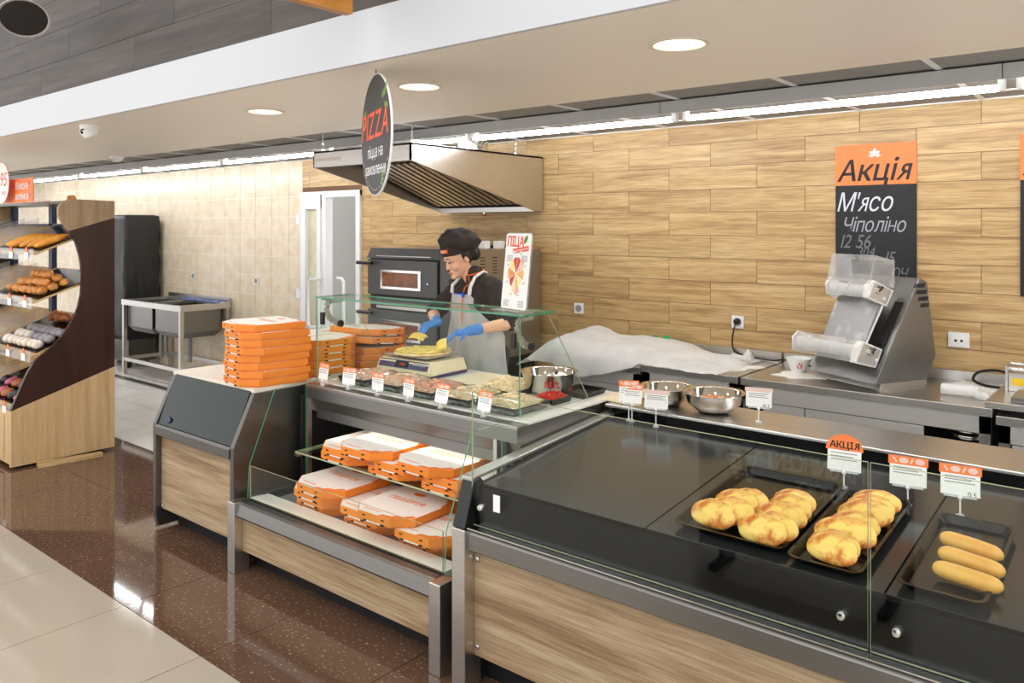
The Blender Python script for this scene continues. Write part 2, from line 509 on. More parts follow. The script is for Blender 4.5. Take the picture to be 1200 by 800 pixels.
_gl = {}
def glyph(ch):
    """outline of one letter at size 1 as flat mesh, with its left and right limits"""
    if ch not in _gl:
        sub = {'н': 'Н', 'я': 'R', 'Я': 'R', 'м': 'М'}.get(ch, ch)
        cu = bpy.data.curves.new('t', 'FONT'); cu.body = sub; cu.size = 1; cu.resolution_u = 3
        to = bpy.data.objects.new('t', cu)
        me = bpy.data.meshes.new_from_object(to)
        bpy.data.objects.remove(to); bpy.data.curves.remove(cu)
        k = .76 if ch in 'ням' else 1; fx = -1 if ch in 'яЯ' else 1
        vs_ = [(v.co.x * k * fx, v.co.y * k) for v in me.vertices]
        fs = [list(p.vertices) for p in me.polygons]
        bpy.data.meshes.remove(me)
        xs_ = [v[0] for v in vs_] or [0, .25]
        _gl[ch] = (vs_, fs, min(xs_), max(xs_))
    return _gl[ch]
def text(name, body, size, mat_, parent, T, align='CENTER', extrude=0.0005, shear=0.0, bold=0.0, sx=1.0, world=True):
    """lettering as thin flat mesh; T maps the lettering's plane (x right, y up) into the place"""
    V_, F_, x = [], [], 0
    for ch in body:
        if ch == ' ': x += .27; continue
        vs_, fs, a, b = glyph(ch)
        o = len(V_)
        V_ += [(q[0] - a + x, q[1]) for q in vs_]; F_ += [[i + o for i in f] for f in fs]
        x += b - a + (.06 if ch in '.,\'' else .085)
    x -= .085
    off = -x / 2 if align == 'CENTER' else 0
    bb = [0] if bold <= 0 else [-1, -.33, .33, 1]
    VV, FF = [], []
    for n_, k_ in enumerate(bb):
        o = len(VV)
        dx = bold * k_; dy = bold * .5 * (1 if n_ % 2 else -1) if bold > 0 else 0
        VV += [T @ Vector((((q[0] + off) * size + (q[1] - .36) * size * shear + dx) * sx, (q[1] - .36) * size + dy, extrude * (1 + .02 * n_))) for q in V_]
        FF += [[i + o for i in f] for f in F_]
    if parent is not None and world:
        pl = parent_loc(parent); VV = [q - pl for q in VV]
    me = bpy.data.meshes.new(name)
    me.from_pydata([tuple(q) for q in VV], [], FF)
    me.materials.append(MATS[mat_]); me.update()
    o = bpy.data.objects.new(name, me); C.objects.link(o); o.parent = parent
    return o

def smooth_path(pts, n=6):
    """Catmull-Rom through the given points"""
    p = [Vector(q) for q in pts]; p = [p[0] * 2 - p[1]] + p + [p[-1] * 2 - p[-2]]
    out_ = []
    for i in range(1, len(p) - 2):
        for k in range(n):
            t_ = k / n
            out_.append(.5 * (2 * p[i] + (p[i + 1] - p[i - 1]) * t_ + (2 * p[i - 1] - 5 * p[i] + 4 * p[i + 1] - p[i + 2]) * t_ ** 2 + (3 * p[i] - p[i - 1] - 3 * p[i + 1] + p[i + 2]) * t_ ** 3))
    return out_ + [p[-2]]

def pane(name, parent, poly, axis, a, b, edge='glass_edge', body='glass_clear', world=True):
    return MB().prism(poly, axis, a, b, 0, None, 1).build(name, [body, edge], parent, world=world)
# ------------------------------------------------------------------ floor
X0, X1 = -15.4, 1.4
fl = MB().box(X0, X1, -2.4, 5.0, -0.08, -0.004).build('floor', 'grout')
struct(fl, 'tiled shop floor of beige, speckled brown and white tiles', 'floor')
def floor_tile(nx, ny, mt, x, y, cache={}):
    k = (round(nx, 3), round(ny, 3), mt)
    if k not in cache:
        cache[k] = MB().box(0, nx - .004, 0, ny - .004, -0.02, 0).mesh('floor_tile', mt)
    return piece('floor_tile', cache[k], fl, (x + .002, y + .002, 0))
P_ = .657
for i in range(-12, 9):
    x = -4.246 + P_ * i
    if x > 1.2: break
    for j in range(1, 7):
        if x < -9.5 and j > 3: continue
        floor_tile(P_, P_, 'floor_beige', x, 1.63 - P_ * j)
    floor_tile(P_, .657, 'floor_brown', x, 1.63)
    floor_tile(P_, .608, 'floor_brown', x, 2.287)
for i in range(42):
    x = .95 - .3335 * i
    for j in range(6):
        if x < -10.4 or (x > -5.2 and j < 3): continue
        floor_tile(.3335, .3335 if j < 5 else .24, 'floor_white', x, 2.895 + .3335 * j)
MB().box(X0, -12.1, 1.63, 4.8, -.01, -.0005).build('floor_border', 'floor_white', fl)
MB().box(-5.2, 1.3, 2.895, 4.8, -.01, -.0005).build('floor_aisle', 'floor_white', fl)

# ------------------------------------------------------------------ back wall with wood-look planks and cream tiles
YW = 4.80
DX0, DX1, DZ = -6.69, -5.775, 2.035
wb = MB()
wb.box(X0, DX0, YW + .003, YW + .16, 0, 2.6)
wb.box(DX0, DX1, YW + .005, YW + .16, DZ, 2.6, 1)
wb.box(DX1, X1, YW + .005, YW + .16, 0, 2.6, 1)
wall = wb.build('wall_back', ['wall_grout', 'plank_joint'])
struct(wall, 'back wall faced with wood-look planks and cream tiles', 'wall')
_pc = {}
def wall_piece(name, x0, x1, z0, z1, mt):
    k = (name, round(x1 - x0, 3), round(z1 - z0, 3), mt)
    if k not in _pc:
        _pc[k] = MB().box(0, x1 - x0, 0, .02, 0, z1 - z0).mesh(name, mt)
    piece(name, _pc[k], wall, (x0, YW, z0))
PL, PH, G = .611, .1495, .003
for k in range(-11, 5):
    z0 = 1.632 + PH * k; z1 = min(z0 + PH, 2.353)
    if z0 > 2.34: break
    z0 = max(z0, 0)
    off = -3.211 if k % 2 == 0 else -3.523
    for i in range(-7, 8):
        a = off + PL * i; b = a + PL
        a = max(a, DX0 if z0 >= DZ - .02 else DX1); b = min(b, X1)
        if z0 < DZ < z1 and a < DX1: z_lo = DZ
        else: z_lo = z0
        if b - a < .03: continue
        if z0 < .70 and (k % 2) and False: continue
        wall_piece('wall_plank', a + G / 2, b - G / 2, z_lo + G / 2, z1 - G / 2, 'plank_tile')
rows = [(max(0, 2.199 - .204 * (k + 1)), 2.199 - .204 * k) for k in range(-1, 11)]
rest = MB()
for c in range(29):
    b = DX0 + .003 if c == 0 else -6.92 - .3 * (c - 1)
    a = -6.92 - .3 * c
    for z0, z1 in rows:
        z1 = min(z1, 2.352)
        if z1 - z0 < .02: continue
        if c < 24: wall_piece('wall_tile', a + .003, b - .003, z0 + .003, z1 - .003, 'tile_cream')
        else: rest.box(a + .003, b - .003, YW, YW + .02, z0 + .003, z1 - .003)
o = rest.build('tile_field', 'tile_cream', wall); o['kind'] = 'stuff'

# door in the back wall: fixed glazed leaf, open half, grey passage behind
dr = struct(thing('door_1', 'white glazed door beside the cream tiles, half open', 'door', (-6.23, YW, 0)))
m = MB()
for x0, x1 in ((DX0, DX0 + .035), (DX1 - .06, DX1), (-6.345, -6.285)):
    m.box(x0, x1, YW - .03, YW + .06, 0, DZ)
m.box(DX0, DX1, YW - .028, YW + .058, DZ - .06, DZ)
m.build('door_frame', 'pvc', dr, bevel=.004)
m = MB()
lx0, lx1 = DX0 + .03, -6.345
m.box(lx0, lx0 + .075, YW - .045, YW + .02, .02, DZ - .03); m.box(lx1 - .06, lx1, YW - .045, YW + .02, .02, DZ - .03)
m.box(lx0, lx1, YW - .044, YW + .019, DZ - .17, DZ - .03); m.box(lx0, lx1, YW - .044, YW + .019, .02, .25)
leaf = m.build('door_leaf', 'pvc', dr, bevel=.004)
pane('pane', leaf, [(lx0 + .07, .24), (lx1 - .055, .24), (lx1 - .055, DZ - .16), (lx0 + .07, DZ - .16)], 'y', YW - .015, YW - .005, 'pvc')
MB().box(lx0 + .07, lx1 - .055, YW + .0, YW + .01, .24, DZ - .16).build('pane_tile_reflection', 'tile_cream', leaf)  # cream sheet stands in for the tile reflection in the glass
hx = -6.42
MB().tube([(hx + .09, YW - .04, 1.19), (hx + .085, YW - .09, 1.19), (hx, YW - .1, 1.185), (hx - .03, YW - .1, 1.15), (hx - .03, YW - .1, .75), (hx, YW - .1, .72), (hx + .09, YW - .05, .72)], .017, 10).build('handle', 'pvc', leaf, True)
for z in (1.72, .98, .3):
    MB().box(DX0 - .035, DX0 + .03, YW - .055, YW - .02, z, z + .1).build('hinge', 'pvc', leaf, bevel=.004)
m = MB().tube([(-6.27, YW + .1, 1.19), (-6.2, YW + .1, 1.19), (-6.17, YW + .1, 1.16), (-6.17, YW + .1, .75)], .016, 10).build('handle', 'pvc', dr, True)
ps = struct(MB().box(-6.9, -5.5, 5.9, 5.95, 0, 2.5).build('wall_passage', 'grey_panel'), 'grey panelled wall of the passage behind the door', 'wall')
pm = MB().box(0, .226, 0, .02, 0, 2.1).mesh('wall_panel', 'grey_panel')
for i in range(6): piece('wall_panel', pm, ps, (-6.88 + .23 * i, 5.88, .01))
struct(MB().box(-7.0, -6.95, YW + .17, 5.95, 0, 2.5).build('wall_passage_side', 'grey_panel'), 'plain grey side wall inside the door passage', 'wall')
struct(MB().box(-7.0, -5.4, YW + .01, 5.95, -.05, 0).build('floor_passage', 'floor_white'), 'pale floor of the passage behind the door', 'floor')

# ------------------------------------------------------------------ ceilings
ZC = 2.352
SY0, SY1, SZ = 2.01, 3.325, 2.32
ce = MB().box(X0, X1, SY1 - .02, YW + .02, ZC + .02, ZC + .08).build('ceiling', 'ceil_tile')
struct(ce, 'grey mineral tile ceiling with white grid above the kitchen', 'ceiling')
ctm = {}
yl = [SY1, 3.92, 4.53, YW + .01]
for i in range(-3, 24):
    x = -.757 - .615 * i
    for j in range(3):
        if x + .615 > X1 or x < X0 + .05: continue
        k = j
        if k not in ctm: ctm[k] = MB().box(0, .6, .006, yl[j + 1] - yl[j] - .006, .004, .03).mesh('ceiling_tile', 'ceil_tile')
        piece('ceiling_tile', ctm[k], ce, (x + .0075, yl[j], ZC))
bm_ = MB().box(-.012, .012, 0, YW - SY1, -.002, .02).mesh('grid_bar', 'white_metal')
for i in range(-2, 24):
    piece('grid_bar', bm_, ce, (-.757 - .615 * i, SY1, ZC))
for y in (3.92, 4.53, YW - .012):
    MB().box(X0, X1, y - .012, y + .012, ZC - .0025, ZC + .019).build('grid_bar', 'white_metal', ce)
DL = [(-3.825, 2.5), (-2.61, 2.5), (-1.315, 2.5)]
sm_ = MB().box(X0, X1, SY0 + .02, SY1, SZ + .09, SZ + .12)
sm_.box(X0, X1, SY0 + .02, 2.35, SZ, SZ + .02).box(X0, X1, 2.65, SY1, SZ, SZ + .089)
ex = [X0] + [q for x, y in DL for q in (x - .15, x + .15)] + [X1]
for i in range(0, len(ex), 2): sm_.box(ex[i], ex[i + 1], 2.35, 2.65, SZ, SZ + .02)
for x, y in DL:
    n_ = 32; inn = [(x + .098 * math.cos(2 * math.pi * i / n_), y + .098 * math.sin(2 * math.pi * i / n_)) for i in range(n_)]
    outr = []
    for i in range(n_):
        a = 2 * math.pi * i / n_; k = .15 / max(abs(math.cos(a)), abs(math.sin(a))); outr.append((x + k * math.cos(a), y + k * math.sin(a)))
    vs_ = [(a, b, SZ) for a, b in inn] + [(a, b, SZ) for a, b in outr] + [(a, b, SZ + .02) for a, b in inn] + [(a, b, SZ + .02) for a, b in outr]
    fs = []
    for i in range(n_):
        j = (i + 1) % n_
        fs += [(i, n_ + i, n_ + j, j), (2 * n_ + i, 2 * n_ + j, 3 * n_ + j, 3 * n_ + i), (i, j, 2 * n_ + j, 2 * n_ + i)]
    sm_.add(vs_, fs)
so = sm_.build('trim_1', 'soffit_paint')
struct(so, 'cream plaster soffit over the counters with round downlights', 'soffit')
fa = MB().box(X0, X1, SY0, SY0 + .02, SZ, 2.525).build('trim_2', 'white_paint')
struct(fa, 'long white fascia band under the grey wood bulkhead', 'trim')
bk = struct(MB().box(X0, X1, SY0 + .02, SY0 + .1, SZ + .12, 3.7).build('wall_bulkhead', 'lamp_black'), 'dark grey wood-look bulkhead above the white fascia', 'wall')
BH, BL = .192, 1.28
pk = MB().box(.001, BL - .001, 0, .012, .001, BH - .001).mesh('bulkhead_plank', 'bulkhead_wood')
for r in range(6):
    for i in range(14):
        x = X1 - BL * (i + 1) + [0, .43, .86, .2, .64, 1.05][r] - .6
        if x + BL > X1 or x < X0: continue
        piece('bulkhead_plank', pk, bk, (x, SY0 + .008, 2.526 + BH * r))

# ------------------------------------------------------------------ kitchen tube lights
FW = 1.56
def tube_light(label):
    t = thing('fluorescent_light', label, 'ceiling light', (0, 3.9, ZC), group='fluorescent lights under the kitchen ceiling')
    a, b = 0, FW
    prof = [(-.15, -.006), (-.15, -.07), (.125, -.016), (.125, -.006)]
    MB().prism(prof, 'x', a + .002, b - .002).build('housing', 'tube_housing', t, world=False)
    for e in (a + .02, b - .045):
        MB().box(e, e + .025, .06, .1, -.085, -.024).build('lamp_holder', 'white_plastic', t, world=False, bevel=.003)
    MB(frame((0, .08, -.069), (0, 1, 0), (0, 0, 1))).lathe([(.0, a + .045), (.015, a + .045), (.015, b - .045), (0, b - .045)], 12).build('tube', 'tube_glow', t, True, world=False)
    return t
xs = [-2.085 + FW * k for k in range(2, -8, -1)]
names = ['beyond the second chalkboard', 'above the second chalkboard', 'above the orange-headed chalkboard', 'over the blank planks beside the extractor hood',
         'passing over the extractor hood', 'over the white door', 'over the cream tiles next to the white door', 'over the steel sink', 'over the black covered cabinet', 'behind the bread rack']
t0 = None
for k, x in enumerate(xs):
    lab = 'white fluorescent tube light ' + names[k]
    if x > 0: continue
    if t0 is None:
        t0 = tube_light(lab); t0.location.x = x
    else: dup(t0, (x, 3.9, ZC), 0, lab)

# round recessed downlights in the soffit
def downlight(label):
    t = thing('recessed_downlight', label, 'downlight', (0, 0, SZ), group='recessed downlights in the soffit')
    MB().lathe([(.097, .0), (.105, -.001), (.105, -.005), (.09, -.007), (.082, .0), (.07, .055), (.072, .056), (.09, .0)], 36).build('trim_ring', 'laminate', t, True, world=False)
    MB().lathe([(0, .062), (.078, .062), (.078, .066), (0, .066)], 32).build('reflector', 'white_metal', t, True, world=False)
    MB().lathe([(0, .046), (.038, .046), (.041, .052), (.04, .06), (0, .06)], 28).build('lamp', 'lamp_glow', t, True, world=False)
    return t
d0 = downlight('round downlight in the soffit above the pizza stacks')
d0.location = (-3.825, 2.5, SZ)
d1 = dup(d0, (-2.61, 2.5, SZ), 0, 'round downlight in the soffit beside the hanging PIZZA sign')
d2 = dup(d0, (-1.315, 2.5, SZ), 0, 'round downlight in the soffit nearest the fried pies, largest in view')

t = thing('security_camera', 'small white dome security camera under the soffit edge', 'security camera', (-5.21, 2.15, SZ))
MB().lathe([(.055, 0), (.055, -.02), (.05, -.028)], 24).build('base', 'white_plastic', t, True, world=False)
MB(Matrix.Translation((.005, -.005, -.03)) @ Matrix.Rotation(R(35), 4, 'X')).lathe([(.05, .02), (.052, 0), (.047, -.03), (.03, -.045), (0, -.05)], 20).build('housing', 'white_plastic', t, True, world=False)
MB().ell((.012, -.035, -.042), (.022, .022, .02)).build('lens', 'black_gloss', t, True, world=False)
t = thing('smoke_detector', 'round cream smoke detector on the soffit above the bread rack', 'smoke detector', (-7.28, 3.24, SZ))
MB().lathe([(.06, 0), (.058, -.02), (.045, -.03)], 24).build('base', 'white_plastic', t, True, world=False)
MB().lathe([(.035, -.03), (.033, -.045), (.02, -.052), (0, -.053)], 20).build('sensor_head', 'laminate', t, True, world=False)

# ------------------------------------------------------------------ shop-floor lights added out of view to light the counters from the front
def added_light(label, loc):
    t = thing('added_shop_light', label, 'ceiling light', loc, group='added lights over the shop aisle, out of view')
    MB().prism([(-.09, .0), (-.05, .06), (.05, .06), (.09, 0)], 'x', -.75, .75).build('housing', 'white_metal', t, world=False)
    MB().box(-.74, .74, -.08, .08, -.012, .0).build('diffuser', 'added_light_glow', t, world=False)
    for x in (-.6, .6): MB().tube([(x, 0, .06), (x, 0, .5)], .004, 6).build('hanger', 'chrome', t, world=False)
    return t
s0 = added_light('added unseen shop light over the aisle in front of the bread rack', (-6.2, -.1, 3.35))
for k, (x, y, lab) in enumerate([(-4.2, -.1, 'added unseen shop light over the aisle in front of the pizza display'), (-2.2, -.1, 'added unseen shop light over the aisle in front of the heated counter'),
        (-.2, -.1, 'added unseen shop light directly over the viewer'), (-4.2, -1.3, 'added unseen shop light behind the viewer, far row, pizza end'), (-1.2, -1.3, 'added unseen shop light behind the viewer, far row, pie end')]):
    dup(s0, (x, y, 3.35), 0, lab)

# tilted spot lamp in the upper corner
t = thing('pendant_spotlight', 'black bell spotlight with a pale rim in the upper corner', 'lamp', (-5.03, 1.72, 2.90))
zv = Vector((-.62, .21, .75)).normalized(); xv = Vector((.21, .62, 0)).normalized(); T = frame((0, 0, 0), xv, zv.cross(xv))
MB(T).lathe([(.128, -.045), (.122, -.035), (.10, .01), (.07, .055), (.04, .09), (.02, .11), (0, .112)], 32).build('shade', 'lamp_black', t, True, world=False)
MB(T).lathe([(.131, -.048), (.131, -.04), (.122, -.034), (.119, -.046), (.131, -.048)], 32).build('rim', 'lamp_rim', t, True, world=False)
MB(T).lathe([(0, .03), (.035, .028), (.045, .045)], 20).build('reflector', 'graphite', t, True, world=False)
MB().tube([(0, 0, .1), (-.01, .0, .25), (-.01, .0, .75)], .008, 8).build('stem', 'lamp_black', t, True, world=False)
# framed blackboard hung over the aisle
t = thing('hanging_blackboard', 'blackboard in an orange wooden frame hung over the aisle', 'sign', (-2.351, 1.55, 2.474))
bx, by, bz = -2.351, 1.90, 2.474
MB().box(bx - .02, bx, by - .7, by - .035, bz + .035, bz + .4).build('board', 'black_gloss', t)
m = MB()
m.box(bx - .03, bx + .012, by - .735, by, bz, bz + .04); m.box(bx - .03, bx + .012, by - .735, by, bz + .4, bz + .44)
m.box(bx - .03, bx + .012, by - .04, by, bz + .04, bz + .4); m.box(bx - .03, bx + .012, by - .735, by - .695, bz + .04, bz + .4)
m.build('wood_frame', 'frame_wood', t)
for y in (by - .6, by - .13): MB().tube([(bx - .01, y, bz + .44), (bx - .01, y, 3.3)], .003, 6).build('hanging_wire', 'lamp_black', t)
# ------------------------------------------------------------------ corner counter carrying the pizza boxes
LX0, LX1 = -4.385, -3.565
cl = thing('corner_counter', 'low corner counter with oak front and slanted dark glass, under pizza boxes', 'counter', (-3.97, 2.5, 0))
endp = [(2.165, .015), (2.15, .10), (2.15, .59), (2.268, .845), (3.38, .845), (3.38, .015)]
for x in (LX0, LX1 - .03):
    MB().prism(endp, 'x', x, x + .03).build('end_panel', 'steel_grey', cl, bevel=.004)
MB().box(LX0 + .03, LX1 - .03, 2.185, 2.205, .115, .53).build('front_panel', 'counter_oak', cl)
MB().prism([(2.15, .53), (2.145, .535), (2.145, .578), (2.155, .59), (2.2, .59), (2.2, .53)], 'x', LX0 + .03, LX1 - .03).build('steel_band', 'steel_grey', cl)
MB().prism([(2.17, .592), (2.162, .592), (2.268, .852), (2.276, .852)], 'x', LX0 + .035, LX1 - .035).build('slanted_glass', 'dark_glass', cl)
T = frame((LX0 + .13, 2.1685, .625), (1, 0, 0), (0, .378, .926))
MB(T).lathe([(.034, 0), (.034, .002)], 24, sy=.5).build('blue_sticker', 'navy', cl)
MB().box(LX0, LX1, 2.268, 3.38, .845, .866).build('worktop', 'laminate', cl, bevel=.003)
MB().box(LX0 + .03, LX1 - .03, 2.28, 3.36, .0, .844).build('carcass', 'kick', cl)
for z in (.13,): MB(frame((LX0 + .045, 2.183, z), (1, 0, 0), (0, 0, 1))).lathe([(.009, 0), (.009, .004), (.005, .006)], 12).build('screw_cap', 'chrome', cl, True)

# ------------------------------------------------------------------ open pizza display (refrigerated island)
MX0, MX1 = -3.53, -2.115
cm = thing('pizza_display', 'open steel display case with oak front holding pizza boxes', 'display case', (-2.82, 2.6, 0))
for x in (MX0 - .03, MX1 - .045):
    pm = MB().box(x, x + .06, 2.115, 2.2, .0, .345).build('post', 'steel', cm, bevel=.004)
MB().box(MX0 + .03, MX1 - .045, 2.165, 2.185, .10, .272).build('front_panel', 'counter_oak', cm)
MB().prism([(2.13, .275), (2.125, .285), (2.135, .338), (2.15, .345), (2.205, .35), (2.205, .275)], 'x', MX0 + .03, MX1 - .045).build('steel_band', 'steel_dark', cm)
MB().box(MX0, MX1, 2.25, 3.15, .0, .2).build('plinth', 'kick', cm)
MB().prism([(2.205, .275), (2.205, .352), (2.225, .352), (2.29, .345), (2.29, .275)], 'x', MX0 + .03, MX1 - .045).build('white_lip', 'white_lip', cm)
gm = MB()
for i in range(62):
    x = MX0 + .06 + i * .0212
    gm.box(x, x + .014, 2.181, 2.189, .347, .3512)
o = gm.build('air_grille', 'slot_black', cm); o['kind'] = 'stuff'
MB().box(MX0 + .03, MX1 - .045, 2.29, 2.98, .26, .31).build('well_floor', 'interior_grey', cm)
MB().prism([(2.29, .345), (2.29, .31), (2.305, .31), (2.305, .345)], 'x', MX0 + .03, MX1 - .045).build('well_front', 'white_lip', cm)
MB().box(MX0, MX1, 2.98, 3.02, .2, .8).build('back_panel', 'interior_grey', cm)
for x in (MX0 - .0, MX1 - .02):
    MB().prism([(2.52, .31), (2.52, .8), (3.0, .8), (3.0, .2), (2.3, .2), (2.3, .31)], 'x', x, x + .02).build('side_wall', 'interior_black', cm)
# end panes in front of the black sides
for x in (MX0 + .028, MX1 - .035):
    pane('end_pane', cm, [(2.19, .352), (2.198, .51), (2.345, .868), (2.53, .868), (2.53, .352)], 'x', x, x + .006)
pane('front_pane', cm, [(MX0 + .04, .352), (MX1 - .05, .352), (MX1 - .05, .51), (MX0 + .04, .51)], 'y', 2.196, 2.202, 'glass_edge_pale')
for x in (MX0 + .045, MX1 - .075):
    MB().box(x, x + .02, 2.523, 2.545, .31, .87).build('upright', 'steel', cm)
# upper tub
UX0, UX1 = -3.465, -2.05
prof = [(2.515, .863), (2.51, .856), (2.51, .80), (2.53, .795), (2.545, .73), (2.60, .70), (2.75, .66), (3.2, .66), (3.2, .863)]
MB().prism(prof, 'x', UX0, UX1).build('tub', 'steel_dark', cm)
MB().box(UX0, UX1, 2.512, 2.585, .863, .870).build('deck_rim', 'steel', cm)
MB().box(UX0, UX1, 2.585, 3.35, .8635, .872).build('deck', 'white_lip', cm)
MB().box(UX0, UX1, 3.2, 3.36, .80, .8634).build('rear_apron', 'steel', cm)
MB().box(UX0, UX1, 3.02, 3.3, .0, .66).build('rear_carcass', 'steel_grey', cm)
for k in range(3): MB().box(UX0 + .12, UX1 - .06, 2.523 + .016 * k, 2.53 + .016 * k, .870, .8706).build('air_slot', 'slot_black', cm)
# glass shelf with its brackets
pane('glass_shelf', cm, [(MX0 + .08, 2.43), (MX1 - .09, 2.43), (MX1 - .09, 2.96), (MX0 + .08, 2.96)], 'z', .532, .540, 'glass_edge_pale', 'glass_shelf')
for x in (MX0 + .085, MX1 - .11):
    MB().box(x, x + .02, 2.425, 2.97, .515, .531).build('shelf_bracket', 'chrome', cm)
MB().box(UX0 + .05, UX1 - .05, 2.54, 2.544, .695, .74).build('light_valance', 'steel_dark', cm)
MB().box(MX0 + .2, MX1 - .2, 2.552, 2.566, .708, .717).build('light_strip', 'led_strip', cm)
# sneeze guard: front pane, top pane, two side panes, curved brackets
GY, GZ, GX0, GX1 = 2.60, 1.308, -3.505, -2.112
pane('guard_front', cm, [(GX0, .885), (GX1, .885), (GX1, GZ), (GX0, GZ)], 'y', GY, GY + .006)
pane('guard_top', cm, [(GX0, GY - .006), (GX1 + .03, GY - .006), (GX1 + .03, 2.815), (GX0, 2.815)], 'z', GZ, GZ + .008)
for x in (GX0, GX1 - .006):
    pane('guard_side', cm, [(GY + .008, .88), (3.12, .88), (2.80, GZ), (GY + .008, GZ)], 'x', x, x + .006, 'glass_edge_pale')
def arc_bracket(x):
    pts_o, pts_i = [], []
    for i in range(9):
        a = R(180 - 90 - i * 15)
        pts_o.append((GY + .012 + .085 + .075 * math.cos(R(200 - i * 25)), 0))
    m = MB()
    path = [(x, GY + .14, 1.296), (x, GY + .05, 1.292), (x, GY + .028, 1.262), (x, GY + .04, 1.215), (x, GY + .075, 1.18), (x, GY + .115, 1.165)]
    for i in range(len(path) - 1):
        a, b = Vector(path[i]), Vector(path[i + 1])
        d = (b - a).normalized(); n = Vector((0, -d.z, d.y)) * .016
        q = [a - n, b - n, b + n, a + n]
        m.prism([(p.y, p.z) for p in q], 'x', x - .003, x + .003)
    br = m.build('guard_bracket', 'steel', cm)
    MB(frame((x, GY + .12, 1.165), (0, 1, 0), (0, 0, 1))).lathe([(.018, -.012), (.018, .012)], 16).build('knob', 'black_plastic', br, True)
    MB().box(x - .012, x + .012, GY - .004, GY + .014, 1.17, 1.235).build('clamp', 'black_plastic', br, bevel=.003)
    MB().box(x - .03, x + .03, GY + .02, GY + .07, 1.299, 1.3075).build('pad', 'black_plastic', br)
arc_bracket(GX0 + .05); arc_bracket(GX1 - .035)

# ------------------------------------------------------------------ heated counter with black deck
HX0, HX1 = -2.012, 1.3
ch = thing('heated_counter', 'long heated counter with oak front, steel band and sloping black deck', 'counter', (-.4, 2.7, 0))
DK = .084
def deckz(y): return .735 + DK * (y - 2.2)
MB().box(HX0 - .02, HX0 + .045, 2.108, 2.2, 0, .585).build('post', 'steel', ch, bevel=.004)
MB().prism([(2.112, .587), (2.165, .745), (2.2, .758), (2.26, .70), (2.26, .587)], 'x', HX0 - .02, HX0 + .04).build('end_cap', 'black_plastic', ch, bevel=.003)
MB().prism([(2.2, .0), (2.2, .70), (3.36, .79), (3.36, .0)], 'x', HX0 - .0, HX0 + .03).build('end_panel', 'interior_black', ch)
MB().prism([(2.165, .745), (3.36, deckz(3.36) + .0), (3.36, .84), (2.165, .76)], 'x', HX0 - .025, HX0 + .03).build('side_rail', 'steel', ch, bevel=.003)
MB().box(HX0 + .045, HX1, 2.122, 2.152, .5885, .5925).build('band_highlight', 'chrome', ch)  # bright strip added in place of the highlight along the band's top
MB().box(HX0 + .045, HX1, 2.165, 2.19, .115, .505).build('front_panel', 'counter_oak', ch)
MB().prism([(2.13, .508), (2.122, .515), (2.122, .572), (2.135, .584), (2.155, .588), (2.21, .588), (2.21, .508)], 'x', HX0 + .045, HX1).build('steel_band', 'steel_dark', ch)
MB().box(HX0 + .03, HX1, 2.24, 3.34, 0, .66).build('carcass', 'kick', ch)
MB().prism([(2.172, .589), (2.187, .725), (2.2, .733), (2.23, .70), (2.23, .589)], 'x', HX0 + .045, HX1).build('front_fascia', 'black_gloss', ch)
seams = [HX0 + .03, -1.275, -.57, .135, .84, HX1]
for a, b in zip(seams, seams[1:]):
    MB().prism([(2.2, deckz(2.2) - .02), (3.13, deckz(3.13) - .02), (3.13, deckz(3.13)), (2.2, deckz(2.2))], 'x', a + .003, b - .003).build('deck_plate', 'deck_black', ch)
MB().prism([(2.2, .68), (3.2, .76), (3.2, deckz(3.2) - .021), (2.2, deckz(2.2) - .021)], 'x', HX0 + .03, HX1).build('deck_base', 'black_matte', ch)
MB().box(HX0 + .03, HX1, 3.13, 3.15, .78, .848).build('rear_upstand', 'black_gloss', ch)
MB().box(HX0 - .02, HX1, 3.135, 3.46, .848, .862).build('rear_ledge', 'steel', ch, bevel=.003)
MB().box(HX0, HX1, 3.36, 3.44, 0, .848).build('rear_panel', 'steel', ch)
for a, b in ((HX0 + .035, -.6), (-.594, .9)):
    pane('front_pane', ch, [(a, .593), (b, .593), (b, 1.078), (a, 1.078)], 'y', 2.158, 2.166, 'glass_edge_pale', 'glass_counter')
for x in (HX0 + .08, -.665, -.53, .8):
    MB(frame((x, 2.157, .665), (1, 0, 0), (0, 0, 1))).lathe([(.012, -.02), (.012, .006), (.009, .01), (0, .011)], 16).build('standoff_bolt', 'chrome', ch, True)
MB().box(HX0 + .142, HX0 + .172, 2.1545, 2.1575, .665, .725).build('white_sticker', 'paper', ch)
MB(frame((HX0 + .06, 2.163, .47), (1, 0, 0), (0, 0, 1))).lathe([(.009, 0), (.009, .004), (.005, .006)], 12).build('screw_cap', 'chrome', ch, True)
MB(frame((HX0 + .06, 2.163, .15), (1, 0, 0), (0, 0, 1))).lathe([(.009, 0), (.009, .004), (.005, .006)], 12).build('screw_cap', 'chrome', ch, True)

